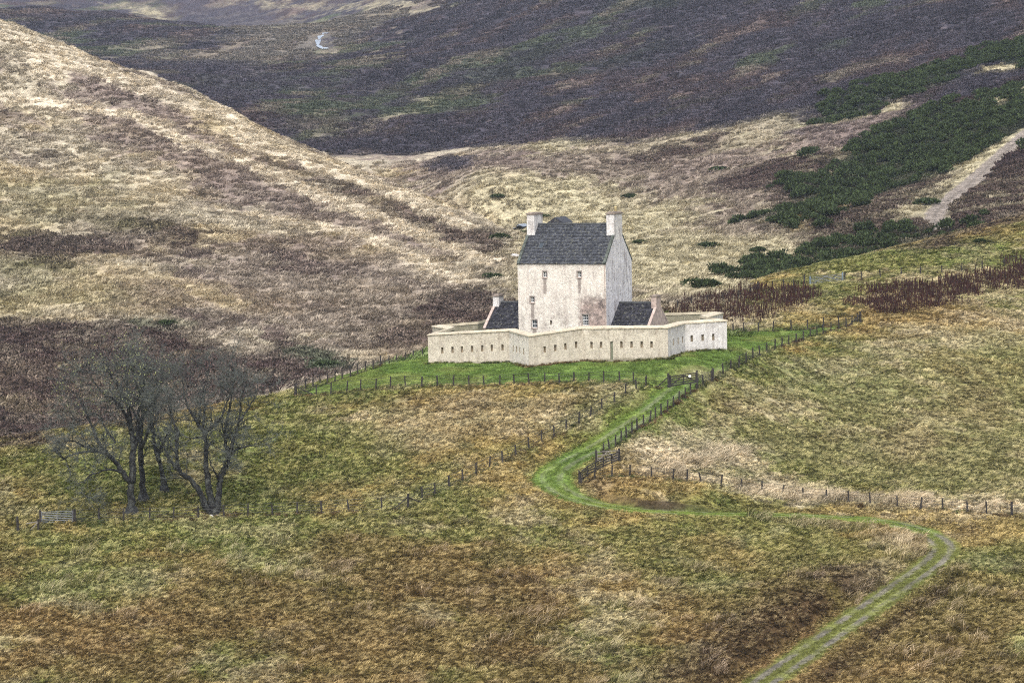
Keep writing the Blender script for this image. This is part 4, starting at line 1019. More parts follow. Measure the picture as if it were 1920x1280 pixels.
# ------------------------------------------------------------------ fences
post_meshes = []
for k in range(3):
    mb = MB(); rs = random.Random(k); r = 0.082
    mb.tube([(0, 0, -0.4), (rs.uniform(-.01, .01), 0, 0.5), (0, rs.uniform(-.01, .01), 1.0)], [r * 1.08, r, r * 0.95], 7)
    me = mb.mesh('post'); me.materials.append(m_wood); post_meshes.append(me)
strain_mesh = None
mb = MB(); mb.tube([(0, 0, -0.5), (0, 0, 0.6), (0, 0, 1.0)], [0.125, 0.12, 0.115], 8); strain_mesh = mb.mesh('strainer_post'); strain_mesh.materials.append(m_wood)

def resample(px, k):                                # k posts inserted between measured ones
    out = []
    for a, b_ in zip(px[:-1], px[1:]):
        for i in range(k): out.append(tuple(a[j] + (b_[j] - a[j]) * i / k for j in range(2)))
    out.append(px[-1]); return out

FENCE_LINES = []
def fence(label, px, h=1.24, strain=(), wires=(0.12, 0.32, 0.52, 0.74, 0.98), struts=(), wname='fence', jitter=0.05, seed=0):
    rs = random.Random(seed + len(px))
    g = [atg(u, v) for u, v in px]
    FENCE_LINES.append(np.array(g))
    rt = empty(wname, g[0], label, 'fence', 'wire fences round the fields')
    tops = []
    for i, p in enumerate(g):
        big = i in strain
        hh = h * (1.22 if big else rs.uniform(0.93, 1.06))
        o = link(bpy.data.objects.new('strainer_post' if big else 'post', strain_mesh if big else rs.choice(post_meshes)), rt)
        o.location = Vector(p) - rt.location; o.scale = (rs.uniform(.9, 1.15), rs.uniform(.9, 1.15), hh)
        tl = jitter * (0.3 if big else 1.0)
        o.rotation_euler = (rs.gauss(0, tl), rs.gauss(0, tl), rs.uniform(0, 6.28))
        tops.append(p)
    for w in wires:
        mb = MB(); line = []
        for a, b_ in zip(tops[:-1], tops[1:]):
            line.append(a + np.array([0, 0, w * h])); m_ = (a + b_) / 2 + np.array([0, 0, w * h - 0.02]); line.append(m_)
        line.append(tops[-1] + np.array([0, 0, w * h]))
        mb.tube(line, [0.015] * len(line), 3, False); mb.build('wire', m_wire, rt, rt)
    for i, j, frac in struts:                       # brace from the head of strainer i towards post j
        a = g[i] + np.array([0, 0, h * 0.95]); b_ = g[i] + (g[j] - g[i]) * frac; b_[2] = gz(b_[0], b_[1]) + 0.05
        mb = MB(); mb.bar(a, b_, 0.10); mb.build('strut', m_wood, rt, rt)
    return rt, g

F1 = [(554, 743), (593, 741), (620, 738.5), (650, 735), (676, 732.5), (704, 730), (732, 727.5), (760, 725.5), (790, 724.5), (820, 724), (850, 724), (879, 724), (908, 723.5), (937, 723), (964, 722.5), (992, 722.5), (1021, 722),
      (1049, 721.5), (1076, 721), (1104, 720.5), (1132, 719.5), (1162, 718), (1188, 719), (1211, 722), (1254, 722)]
fence('post and wire fence along the foot of the green castle bank', F1, strain=(0, 24), struts=((0, 1, 0.95), (24, 23, 0.55)), seed=1)
F2p = [(556, 742), (573, 731), (587, 727), (601, 722.5), (614, 718), (628, 714), (642, 710), (657, 705), (671, 700.5), (685, 696), (700, 692), (714, 687.5), (729, 682), (744, 678), (760, 673), (775, 669), (792, 666)]
fence('post and wire fence climbing the left brow behind the castle green', F2p, strain=(), seed=2)
F3p = [(1336, 718), (1356, 704), (1370, 696), (1385, 689), (1399, 682), (1412, 675.5), (1425, 669), (1438, 664), (1453, 657), (1466, 651), (1479, 648), (1493, 643), (1506, 638.5), (1519, 634.5), (1532, 629.5), (1544, 625), (1558, 621), (1573, 617), (1587, 613), (1597, 610), (1613, 605)]
fence('post and wire fence rising right of the castle green to a corner post', F3p, strain=(0, 20), struts=((20, 18, 0.9),), seed=3)
fence('short post and wire fence between castle green and dead dock stalks', [(1375, 623), (1395, 623), (1422, 622), (1449, 621), (1484, 618), (1514, 615.5), (1544, 612), (1573, 609), (1608, 604.5)], strain=(), seed=4)
F5p = [(1211, 724), (1193, 732), (1173, 741), (1152, 757), (1128, 770), (1107, 785), (1085, 797), (1062, 809), (1039, 822), (1015, 831), (992, 844), (967, 857), (942, 869), (918, 881), (893, 893), (867, 904), (842, 916), (815, 931), (792, 939), (765, 957)]
fence('post and wire fence down the left side of the green lane', F5p, strain=(19,), struts=((19, 17, 0.5),), seed=5)
F5b = [(765, 957.5), (716, 956), (654, 958), (603, 962), (557, 966), (511, 967), (465, 969), (420, 971), (372, 973), (325, 975), (280, 977), (232, 977), (186, 975), (142, 977)]
fence('post and wire fence running under the bare trees to the metal gate', F5b, strain=(), struts=((0, 1, 0.6),), seed=6)
F6p = [(1334, 720), (1319, 731), (1306, 740), (1295, 748), (1285, 756), (1273, 763), (1263, 771), (1252, 778), (1240, 786), (1229, 793), (1218, 801), (1207, 807), (1195, 814), (1185, 822), (1175, 829.5), (1165, 838), (1154, 845), (1143, 852), (1132, 859)]
fence('post and wire fence with close posts right of the green lane', F6p, strain=(), seed=7)
F8p = [(1090, 905), (1115, 904), (1148, 903), (1181, 902.5), (1221, 902.5), (1262, 903), (1288, 905), (1315, 909), (1351, 914), (1390, 919), (1429, 925), (1465, 931), (1506, 936), (1548, 940), (1591, 944), (1632, 948), (1683, 951), (1726, 954), (1768, 957), (1814, 962), (1850, 965), (1897, 967), (1945, 969)]
fence('leaning post and wire fence below the pale grass on the right', F8p, strain=(21,), seed=8, jitter=0.08)
F9p = [(1270, 580), (1297, 577), (1328, 571), (1356, 566), (1384, 561), (1409, 557), (1422, 552), (1448, 546), (1470, 542), (1488, 540), (1508, 537)]
fence('weathered fence above the dock stalks left of the pale gate', F9p, strain=(6, 10), seed=9)
F9b = [(1584, 529), (1616, 526), (1651, 521), (1690, 517), (1726, 515), (1766, 512), (1803, 508), (1842, 504), (1883, 499), (1930, 494)]
fence('weathered fence above the dock stalks right of the pale gate', F9b, strain=(), seed=10)

# ------------------------------------------------------------------ gates
def gate(name, label, a, b_, h, bars, material, post_m, w=0.05, diag=True, posts=True, upr=(0.0, 1.0), post_h=1.35, z0=0.12):
    rt = empty(name, a, label, 'gate')
    a = np.array(a, float); b_ = np.array(b_, float); d = (b_ - a); L = np.linalg.norm(d)
    def q(s, z): p = a + d * s; return (p[0], p[1], p[2] + z)
    if posts:
        for k, s in enumerate((0.0, 1.0)):
            mb = MB(); p = a + d * s; k_ = 0.09
            mb.hexa([(p[0] + sx * k_, p[1] + sy * k_, p[2] - 0.4) for sx, sy in ((-1, -1), (1, -1), (1, 1), (-1, 1))], [(p[0] + sx * k_, p[1] + sy * k_, p[2] + post_h + sx * 0.01) for sx, sy in ((-1, -1), (1, -1), (1, 1), (-1, 1))])
            mb.build('gate_post', post_m, rt, rt)
    s0, s1 = (0.11 / L, 1 - 0.11 / L) if posts else (0, 1)
    s0 += 0.02 / L; s1 -= 0.02 / L
    for i in range(bars):
        mb = MB(); z = z0 + (h - z0) * i / (bars - 1); mb.bar(q(s0, z), q(s1, z), w * 0.6, w * 1.5 if material is not m_steel else w); mb.build('bar', material, rt, rt)
    for s in upr:
        mb = MB(); ss = s0 + (s1 - s0) * s; mb.bar(q(ss, z0 - w), q(ss, h + w), w * 1.5, w * 0.9, up=tuple(d / L)); mb.build('stile', material, rt, rt)
    if diag:
        mid = (s0 + s1) / 2
        for sa, sb in ((s0, mid), (s1, mid)):
            mb = MB(); mb.bar(q(sa, z0 + 0.02), q(sb, h - 0.02), w * 0.55, w * 1.3); mb.build('brace', material, rt, rt)
    return rt

gA, gB = atg(1256, 721.5), atg(1307, 721)
g1 = gate('timber_gate', 'dark five-bar timber gate across the lane below the castle', gA, gB, 1.08, 5, m_wood2, m_wood2, 0.075, True, True, (0.0, 0.5, 1.0), 1.32)
mb = MB(); pm = gA + (gB - gA) * 0.74 + np.array([0, 0, 0.84]); mb.tube([pm + np.array([-0.02, -0.10, 0]), pm + np.array([-0.02, -0.075, 0])], [0.15, 0.15], 14); o = mb.build('sign_plate', m_white, g1, g1); o['label'] = 'small round white plate'
gC = atg(1309.5, 721); gD = atg(1335, 719)
gate('wicket_gate', 'small mesh wicket gate right of the dark timber gate', gC, gD, 1.1, 9, m_wire, m_wood2, 0.018, False, False, (0.0, 0.25, 0.5, 0.75, 1.0), 1.3)
gate('steel_field_gate', 'galvanised steel field gate between dark posts beside the bare trees', atg(76, 979), atg(138.5, 977), 1.12, 7, m_steel, m_wood2, 0.05, False, True, (0.0, 0.5, 1.0), 1.3)
gate('pale_field_gate', 'pale blue-grey field gate between stout posts above the dock stalks', atg(1519, 536), atg(1580, 529), 1.05, 6, m_steel, plain('blue_grey_posts', (0.13, 0.17, 0.20), 0.3, 4.0), 0.045, True, True, (0.0, 1.0), 1.25)
# rail fence with its hurdle by the bend of the lane
rA, rB = atg(1086, 905), atg(1162, 869)
rt = empty('rail_fence', rA, 'dark four-rail timber fence at the bend of the green lane', 'fence')
for i in range(6):
    p = rA + (rB - rA) * i / 5; p[2] = gz(p[0], p[1]); mb = MB(); k_ = 0.075 if i in (0, 5) else 0.055; hh = 1.35 if i in (0, 5) else 1.15
    mb.hexa([(p[0] + sx * k_, p[1] + sy * k_, p[2] - 0.3) for sx, sy in ((-1, -1), (1, -1), (1, 1), (-1, 1))], [(p[0] + sx * k_, p[1] + sy * k_, p[2] + hh) for sx, sy in ((-1, -1), (1, -1), (1, 1), (-1, 1))])
    mb.build('post', m_wood2, rt, rt)
for z in (0.3, 0.55, 0.8, 1.05):
    for i in range(5):
        a = rA + (rB - rA) * i / 5; b_ = rA + (rB - rA) * (i + 1) / 5
        a[2] = gz(a[0], a[1]); b_[2] = gz(b_[0], b_[1])
        mb = MB(); off = np.array([0, -0.085, z]); mb.bar(a + off, b_ + off, 0.045, 0.09); mb.build('rail', m_wood2, rt, rt)
hA, hB = atg(1118, 874), atg(1161, 867)
gate('open_hurdle', 'grey timber hurdle gate standing behind the rail fence at the bend', hA, hB, 1.05, 4, m_woodp, m_wood2, 0.05, True, True, (0.0, 1.0), 1.25)

# loose posts by the steel gate
pq = atg(34, 1000); tp = MB(); tp.tube([(0, 0, -0.4), (0.01, 0, 0.8), (0, 0.02, 1.55)], [0.13, 0.12, 0.11], 8)
o = tp.build('gate_post', m_wood2); o.location = pq; tag(o, 'tall dark round post leftmost on the grass before the steel gate', 'post')
o.rotation_euler = (0.02, -0.03, 0)
pq = atg(72, 994); rt = empty('braced_post', pq, 'dark post with a pale leaning brace in front of the steel gate', 'post')
mb = MB(); mb.tube([(0, 0, -0.4), (0, 0.01, 1.05)], [0.11, 0.10], 8); mb.build('post', m_wood2, rt)
for a, b_ in (((-0.05, -0.05, 0.75), (-0.75, -0.2, 0.02)), ((-0.05, -0.04, 0.82), (-1.1, 0.1, 0.66))):
    mb = MB(); mb.bar(a, b_, 0.075); mb.build('brace', m_woodp, rt)
o = MB(); o.tube([(0, 0, -0.3), (0, 0, 0.42)], [0.09, 0.08], 7); o = o.build('stump_post', m_wood2); o.location = atg(1188, 676); tag(o, 'short dark stump at the foot of the curtain wall', 'post')

# ------------------------------------------------------------------ bare trees
def tree(label, limbs, base_px, depth_spread, seed, dens=1.0, leaves=0, lean=0.0):
    """limbs: list of (start radius, end radius, [(u, v, side offset in m)...]); first point of the first limb is the foot."""
    rs = random.Random(seed); nr = np.random.default_rng(seed)
    foot = atg(*base_px); d0 = foot[1]
    rt = empty('bare_tree', foot, label, 'tree', 'bare trees by the field gate')
    wood = MB(); tw_ = MB(); lf = MB()
    def grow(p, d, L, r, lev):
        seg = 3 if lev <= 2 else 2
        pts_ = [p]; dd = d.copy()
        for k in range(seg):
            dd = dd + nr.normal(0, 0.26 if lev < 3 else 0.32, 3); dd[2] += 0.05 if lev < 3 else -0.02
            dd /= np.linalg.norm(dd); pts_.append(pts_[-1] + dd * L / seg)
        rad = [r * (1 - 0.65 * i / seg) for i in range(seg + 1)]
        (wood if lev <= 1 else tw_).tube(pts_, rad, 6 if lev <= 1 else 3, False)
        if lev >= 4:
            if leaves and pts_[-1][2] > foot[2] + 9.5 and rs.random() < leaves:
                q = pts_[-1]
                for _ in range(2):
                    a = nr.normal(0, 1, 3); a /= np.linalg.norm(a); b_ = np.cross(a, nr.normal(0, 1, 3)); b_ /= np.linalg.norm(b_)
                    c = q + nr.normal(0, 0.08, 3); lf.add([c, c + a * 0.13, c + a * 0.07 + b_ * 0.10], [(0, 1, 2)])
            return
        nch = {1: 6, 2: 5, 3: 2}[lev] if lev > 0 else 6
        nch = max(1, int(round(nch * dens * rs.uniform(0.7, 1.2))))
        for k in range(nch):
            s = rs.uniform(0.25, 1.0) if lev < 3 else rs.uniform(0.15, 1.0)
            i = min(int(s * seg), seg - 1); f = s * seg - i
            q = pts_[i] * (1 - f) + pts_[i + 1] * f
            rnd = nr.normal(0, 1, 3); ax = pts_[i + 1] - pts_[i]; ax /= np.linalg.norm(ax)
            rnd -= ax * (rnd @ ax); rnd /= np.linalg.norm(rnd)
            nd = ax * 0.62 + rnd * rs.uniform(0.55, 1.0); nd[2] += 0.12; nd /= np.linalg.norm(nd)
            grow(q, nd, L * rs.uniform(0.42, 0.68), max(r * 0.52, 0.0125), lev + 1)
    for r0, r1, px in limbs:
        pl = []
        for q in px:
            u, v = q[0], q[1]; off = q[2] if len(q) > 2 else 0.0
            pl.append(P(u, v, d0 + off))
        pl[0][2] -= 0.0
        pl = smooth_line(pl, 4)
        jit = nr.normal(0, 0.05, pl.shape); jit[0] = 0; pl = pl + jit
        m_ = len(pl); rad = [0.96 * (r0 + (r1 * 0.7 - r0) * (i / (m_ - 1)) ** 0.8) * nr.uniform(0.93, 1.07) for i in range(m_)]
        wood.tube(pl, rad, 9, True)
        Lm = np.linalg.norm(np.diff(pl, axis=0), axis=1).sum()
        nch = int(Lm * 1.6 * dens) + 3
        for k in range(nch):
            s = 1 - (rs.random() ** 1.5) * (0.80 if r0 > 0.3 else 0.95)
            i = min(int(s * (m_ - 1)), m_ - 2); f = s * (m_ - 1) - i
            q = pl[i] * (1 - f) + pl[i + 1] * f; rr = rad[i]
            if rr > 0.24: continue
            ax = pl[i + 1] - pl[i]; ax /= np.linalg.norm(ax)
            rnd = nr.normal(0, 1, 3); rnd -= ax * (rnd @ ax); rnd /= np.linalg.norm(rnd)
            nd = ax * 0.6 + rnd * 0.8 + np.array([lean, 0, 0.22]); nd /= np.linalg.norm(nd)
            grow(q, nd, rs.uniform(1.3, 2.7), min(max(rr * 0.5, 0.03), 0.06), 1)
    # root flare
    wood.tube([foot + np.array([0, 0, -0.5]), foot + np.array([0, 0, 0.1]), foot + np.array([0, 0, 0.7])], [limbs[0][0] * 1.9, limbs[0][0] * 1.45, limbs[0][0] * 1.02], 9, True)
    wood.build('trunk', m_bark, rt, rt, smooth=True)
    tw_.build('crown', m_twig, rt, rt)
    if lf.f: lf.build('leaves', m_leaf, rt, rt)
    print('tree', len(wood.f), len(tw_.f), len(lf.f))

tree('gnarled bare tree with a long limb reaching left over the gate', [
    (0.52, 0.40, [(247, 963), (246, 930), (246, 900)]),
    (0.34, 0.08, [(246, 905), (231, 886, -.3), (216, 866, -.8), (200, 850, -1.2), (175, 845, -1.6), (141, 850, -2.0), (112, 862, -2.4)]),
    (0.20, 0.05, [(202, 851, -1.0), (187, 834, -.8), (172, 800, -.5), (160, 768, 0), (146, 745, .4), (128, 728, .6)]),
    (0.15, 0.04, [(180, 846, -1.5), (160, 835, -2.2), (132, 826, -2.8), (110, 830, -3.0)]),
    (0.38, 0.06, [(248, 905), (249, 854, .3), (247, 807, .5), (241, 765, .6), (226, 735, .9), (210, 705, 1.0), (200, 678, 1.0)]),
    (0.26, 0.05, [(249, 850, .3), (258, 814, .6), (259, 770, .4), (268, 729, 0), (274, 690, -.3)]),
    (0.20, 0.04, [(247, 810, .5), (236, 780, -.5), (220, 752, -1.4), (190, 735, -2.0), (176, 712, -2.4), (165, 695, -2.4)]),
    (0.18, 0.04, [(244, 780, .5), (240, 740, 1.6), (236, 700, 2.2), (240, 668, 2.4)]),
    (0.16, 0.04, [(259, 790, .4), (282, 760, 1.0), (296, 730, 1.2), (305, 700, 1.2)]),
    (0.14, 0.03, [(231, 886, -.3), (205, 880, -1.8), (180, 886, -2.6), (160, 900, -3.0), (150, 925, -3.2)]),
    (0.12, 0.03, [(216, 830, 0), (196, 800, 1.2), (182, 775, 2.0), (150, 790, 2.6), (120, 800, 3)]),
], (247, 962), 2, 5, 1.0, 0.14)
tree('slender bare tree whose trunk shows just behind the gnarled one', [
    (0.42, 0.32, [(269, 937), (267, 900), (266, 870)]), (0.32, 0.06, [(266, 872), (264, 820, .3), (268, 775, .6), (262, 735, .9), (252, 700, 1.0), (246, 670, 1)]),
    (0.20, 0.04, [(265, 840), (280, 800, -.6), (290, 760, -1.0), (294, 720, -1.0), (290, 690, -1)]), (0.16, 0.04, [(266, 800), (245, 760, .8), (225, 730, 1.6), (215, 700, 1.8)])], (269, 937), 2, 11, 0.8, 0.04)
tree('rearmost bare tree with a short visible trunk between the two big ones', [
    (0.36, 0.26, [(308, 921), (305, 890), (300, 865)]), (0.25, 0.05, [(300, 866), (291, 840), (286, 800, .4), (284, 760, .8), (290, 720, 1), (300, 690, 1)]),
    (0.16, 0.04, [(296, 850), (312, 820, .6), (322, 785, 1.0), (320, 750, 1.0), (326, 715, 1)]), (0.14, 0.03, [(287, 810), (276, 780, -.6), (270, 740, -1)])], (308, 921), 2, 23, 0.8, 0.0)
tree('spreading bare tree with three stems from one pale foot', [
    (0.42, 0.22, [(400, 964), (388, 951, -.2), (375, 921, -.4), (356, 898, -.7), (337, 882, -1.0), (331, 848, -1.0)]),
    (0.21, 0.05, [(331, 850, -1.0), (333, 810, -.8), (326, 792, -.6), (318, 770, -.3), (312, 745, 0)]),
    (0.18, 0.05, [(338, 883, -1), (318, 862, -1.4), (302, 822, -1.6), (291, 790, -1.6), (286, 760, -1.4)]),
    (0.45, 0.24, [(402, 964), (396, 940), (391, 911), (386, 870, .3), (386, 832, .4), (382, 804, .4)]),
    (0.22, 0.05, [(382, 806, .4), (368, 790, .3), (354, 764, .2), (345, 730, .2), (340, 700, .3)]),
    (0.20, 0.05, [(384, 812, .4), (403, 796, 0), (418, 773, -.4), (430, 745, -.6), (436, 712, -.6)]),
    (0.14, 0.04, [(380, 800, .4), (384, 770, .9), (380, 740, 1.4), (388, 705, 1.6), (394, 685, 1.6)]),
    (0.40, 0.22, [(404, 964), (409, 945, .2), (411, 905, .4), (420, 882, .6), (428, 866, .7), (430, 845, .8)]),
    (0.20, 0.05, [(430, 846, .8), (422, 820, 1.0), (427, 778, 1.2), (434, 745, 1.2), (440, 705, 1.2), (436, 685, 1.2)]),
    (0.20, 0.05, [(431, 846, .8), (441, 818, .4), (449, 778, 0), (452, 745, 0), (462, 715, .2)]),
    (0.16, 0.03, [(432, 848, .8), (450, 840, -.2), (469, 836, -.8), (488, 828, -1.2)]), (0.12, 0.03, [(450, 790, 0), (466, 764, .6), (478, 745, .8), (484, 722, 1)]),
    (0.14, 0.03, [(411, 905, .4), (400, 880, -.6), (394, 862, -1), (390, 840, -1.4)]),
], (403, 964), 2, 31, 1.0, 0.0)
# pale stones at the foot of the spreading tree
def boulder(label, px, r, seed, sq=0.7, group=None):
    rs = np.random.default_rng(seed); mb = MB()
    import bmesh
    bm = bmesh.new(); bmesh.ops.create_icosphere(bm, subdivisions=2, radius=1.0)
    for v in bm.verts:
        k = 1 + 0.22 * math.sin(3.1 * v.co.x + seed) + 0.18 * math.sin(4.3 * v.co.y + 2 * seed) + rs.normal(0, 0.05)
        v.co *= k * r; v.co.z *= sq
    me = bpy.data.meshes.new('boulder'); bm.to_mesh(me); bm.free(); me.materials.append(m_rock)
    o = link(bpy.data.objects.new('boulder', me)); p = atg(*px); o.location = p + np.array([0, 0, r * sq * 0.35]); tag(o, label, 'boulder', group)
boulder('larger pale boulder against the foot of the spreading tree', (397, 970), 0.30, 3)
boulder('small pale boulder right of the larger one under the spreading tree', (410, 967), 0.22, 5)
boulder('small pale boulder left of the larger one under the spreading tree', (385, 971), 0.16, 8)
boulder('white boulder on the hillside just left of the tower eaves', (966, 482), 0.9, 9, 0.35)

# ------------------------------------------------------------------ scattered ground cover
def patch_proto(name, seed, size, ntuft, nb, h0, h1, wdt, lean, material, spread=0.12, wind=(0.8, -0.35), stalk=False, bimodal=0.0):
    rs = np.random.default_rng(seed); V = []; Fc = []; T = []
    for _ in range(ntuft):
        r = size * 0.62 * math.sqrt(rs.random()); a = rs.random() * 6.283
        cx, cy = r * math.cos(a), r * math.sin(a); th = rs.uniform(h0, h1); tt_ = rs.random()
        if bimodal: pale = rs.random() < bimodal; tt_ = rs.uniform(0.75, 1.0) if pale else rs.uniform(0.0, 0.5); th *= 1.35 if pale else 0.85
        for _b in range(nb):
            bx, by = cx + rs.normal(0, spread), cy + rs.normal(0, spread)
            h = th * rs.uniform(0.6, 1.1); ang = rs.random() * 6.283
            l = lean * h * rs.uniform(0.4, 1.2)
            tx = bx + wind[0] * l + rs.normal(0, 0.35 * h * (0 if stalk else 1)); ty = by + wind[1] * l + rs.normal(0, 0.35 * h * (0 if stalk else 1))
            dx, dy = math.cos(ang) * wdt / 2, math.sin(ang) * wdt / 2; k = len(V)
            if stalk:
                mx, my = bx + (tx - bx) * .5, by + (ty - by) * .5; w2 = wdt * rs.uniform(1.6, 3.0) / 2; ex, ey = math.cos(ang) * w2, math.sin(ang) * w2
                V += [(bx - dx, by - dy, -0.05), (bx + dx, by + dy, -0.05), (mx + dx, my + dy, h * .5), (mx - dx, my - dy, h * .5), (mx + ex, my + ey, h * .62), (mx - ex, my - ey, h * .62), (tx, ty, h)]
                Fc += [(k, k + 1, k + 2, k + 3), (k + 3, k + 2, k + 4, k + 5), (k + 5, k + 4, k + 6)]; T += [tt_ * .6] * 3
            else:
                mx, my = bx + (tx - bx) * 0.35, by + (ty - by) * 0.35
                V += [(bx - dx, by - dy, -0.05), (bx + dx, by + dy, -0.05), (mx + dx * .8, my + dy * .8, h * 0.6), (mx - dx * .8, my - dy * .8, h * 0.6), (tx, ty, h * 0.92)]
                t0 = min(1, max(0, tt_ + rs.normal(0, 0.12))); Fc += [(k, k + 1, k + 2, k + 3), (k + 3, k + 2, k + 4)]; T += [t0 * 0.8, t0]
    me = bpy.data.meshes.new(name); me.from_pydata(V, [], Fc)
    a = me.attributes.new('tint', 'FLOAT', 'FACE'); a.data.foreach_set('value', np.array(T, np.float32)); me.materials.append(material)
    return bpy.data.objects.new(name, me)

def bush_mesh(name, seed, n_leaf=420, material=None):
    """A gorse bush: spiky upright sprays over a lumpy dome; about 1 m in radius, 1 m tall."""
    rs = np.random.default_rng(seed); V = []; Fc = []; T = []
    lobes = [(rs.uniform(-.55, .55), rs.uniform(-.55, .55), rs.uniform(.35, .6), rs.uniform(.3, .52)) for _ in range(7)] + [(0, 0, .55, .5)]
    for i in range(n_leaf):
        lx, ly, lz, lr = lobes[rs.integers(len(lobes))]
        d = rs.normal(0, 1, 3); d /= np.linalg.norm(d); d[2] = abs(d[2]) * 1.0 - 0.25
        p = np.array([lx, ly, lz]) + d * lr * rs.uniform(0.75, 1.05)
        if p[2] < 0: p[2] = 0.02
        g = d * 0.5 + np.array([0, 0, 0.6]) + rs.normal(0, 0.35, 3); g /= np.linalg.norm(g)
        s = np.cross(g, rs.normal(0, 1, 3)); s /= np.linalg.norm(s); L = rs.uniform(.12, .28); w = rs.uniform(.04, .09); k = len(V)
        V += [tuple(p - s * w), tuple(p + s * w), tuple(p + g * L)]; Fc.append((k, k + 1, k + 2)); T.append(rs.random())
    me = bpy.data.meshes.new(name); me.from_pydata(V, [], Fc)
    a = me.attributes.new('tint', 'FLOAT', 'FACE'); a.data.foreach_set('value', np.array(T, np.float32)); me.materials.append(material)
    return me

def scatter(name, label, protos, x, y, scale, spin, col_):
    """One 'stuff' object: many small plants instanced on measured ground points, standing square to the slope."""
    coll = bpy.data.collections.new(name + '_plants')
    for o in protos: coll.objects.link(o)
    z = H(x, y); e = 0.6
    gx = (Hs(x + e, y) - Hs(x - e, y)) / (2 * e); gy = (Hs(x, y + e) - Hs(x, y - e)) / (2 * e)
    nn = len(x); me = bpy.data.meshes.new(name)
    me.vertices.add(nn); me.vertices.foreach_set('co', np.stack([x, y, z], 1).astype(np.float32).ravel())
    nz = np.stack([-gx, -gy, np.ones(nn)], 1); nz /= np.linalg.norm(nz, axis=1)[:, None]
    xa = np.stack([np.cos(spin), np.sin(spin), np.zeros(nn)], 1); ya = np.cross(nz, xa); ya /= np.linalg.norm(ya, axis=1)[:, None]; xa = np.cross(ya, nz)
    # matrix columns xa, ya, nz -> XYZ euler
    ry = -np.arcsin(np.clip(xa[:, 2], -1, 1)); rx = np.arctan2(ya[:, 2], nz[:, 2]); rz = np.arctan2(xa[:, 1], xa[:, 0])
    def att(nm, tp, data, key):
        a = me.attributes.new(nm, tp, 'POINT'); a.data.foreach_set(key, np.ascontiguousarray(data, np.float32 if tp != 'INT' else np.int32).ravel())
    att('rot', 'FLOAT_VECTOR', np.stack([rx, ry, rz], 1), 'vector'); att('size', 'FLOAT', scale, 'value'); att('which', 'INT', rng.integers(0, len(protos), nn), 'value')
    att('col', 'FLOAT_COLOR', np.concatenate([col_, np.ones((nn, 1))], 1), 'color')
    me.update()
    o = link(bpy.data.objects.new(name, me)); tag(o, label, kind='stuff')
    ng = bpy.data.node_groups.new(name, 'GeometryNodeTree')
    ng.interface.new_socket('Geometry', in_out='INPUT', socket_type='NodeSocketGeometry'); ng.interface.new_socket('Geometry', in_out='OUTPUT', socket_type='NodeSocketGeometry')
    gi, go = ng.nodes.new('NodeGroupInput'), ng.nodes.new('NodeGroupOutput')
    ci = ng.nodes.new('GeometryNodeCollectionInfo'); ci.inputs['Collection'].default_value = coll; ci.inputs['Separate Children'].default_value = True; ci.inputs['Reset Children'].default_value = True
    ip = ng.nodes.new('GeometryNodeInstanceOnPoints'); ip.inputs['Pick Instance'].default_value = True
    def na(nm, dt):
        k = ng.nodes.new('GeometryNodeInputNamedAttribute'); k.data_type = dt; k.inputs['Name'].default_value = nm; return k.outputs['Attribute']
    er = ng.nodes.new('FunctionNodeEulerToRotation')
    L = ng.links.new
    L(gi.outputs[0], ip.inputs['Points']); L(ci.outputs[0], ip.inputs['Instance']); L(na('which', 'INT'), ip.inputs['Instance Index'])
    L(na('rot', 'FLOAT_VECTOR'), er.inputs[0]); L(er.outputs[0], ip.inputs['Rotation']); L(na('size', 'FLOAT'), ip.inputs['Scale']); L(ip.outputs[0], go.inputs[0])
    md = o.modifiers.new('plants', 'NODES'); md.node_group = ng
    print(name, nn)
    return o

Hs = Hbase                                           # smooth slope for standing plants upright to the ground

def fan_points(y0, y1, step_fn, tmax=0.215):
    """Jittered points over the valley between two distances."""
    X = []; Y = []; y = y0
    while y < y1:
        s = step_fn(y); k = int(2 * tmax * y / s)
        X.append((np.arange(k) + rng.random(k)) / k * 2 * tmax * y - tmax * y); Y.append(y + rng.random(k) * s); y += s
    return np.concatenate(X), np.concatenate(Y)

WORLDPOLY = {}
def inside(x, y, px):
    key = tuple(px)
    if key not in WORLDPOLY: WORLDPOLY[key] = np.array([at(u, v)[:2] for u, v in px])
    return poly_sd(x, y, WORLDPOLY[key])

castle_poly = np.array(offset_poly(0.35))
lawn_w = [p for k, _, _, _, p in PATCHW if k == 'lawn'][0]
verge_w = [p for k, _, _, _, p in PATCHW if k == 'verge'][0]

def crest_y(x, y): return np.interp(x / y, ct, cd)

# rough pasture
gp = [patch_proto('tussock_patch', s, 1.9, 22, 17, 0.14, 0.40, 0.050, 1.25, m_grass, 0.10, bimodal=0.27) for s in range(7)]
x, y = fan_points(206, 452, lambda d: 0.92 if d < 300 else 1.1)
keep = (y < crest_y(x, y) + 12) & (poly_sd(x, y, castle_poly) < 0) & (bank_face(x, y) < 0.4)
d, _ = polyline_dist(x, y, TRACK); keep &= d > 2.2; dtr = d
keep &= (poly_sd(x, y, lawn_w) < 0.4) & ~((poly_sd(x, y, verge_w) > 0.2) & (rng.random(len(x)) < 0.95))
x, y, dtr = x[keep], y[keep], dtr[keep]
c = veg(x, y)
sz = rng.uniform(0.5, 0.98, len(x)) * (0.45 + 0.55 * sstep(2.2, 4.5, dtr))
xl, yl_ = fan_points(208, 300, lambda d: 0.5)         # smaller tufts crowding the edges of the lane
d, _ = polyline_dist(xl, yl_, TRACK); k = (d > np.where(yl_ > 276, 2.2, 1.85)) & (d < 3.4) & (bank_face(xl, yl_) < 0.4) & ~((poly_sd(xl, yl_, verge_w) > 0.2) & (yl_ > 274))
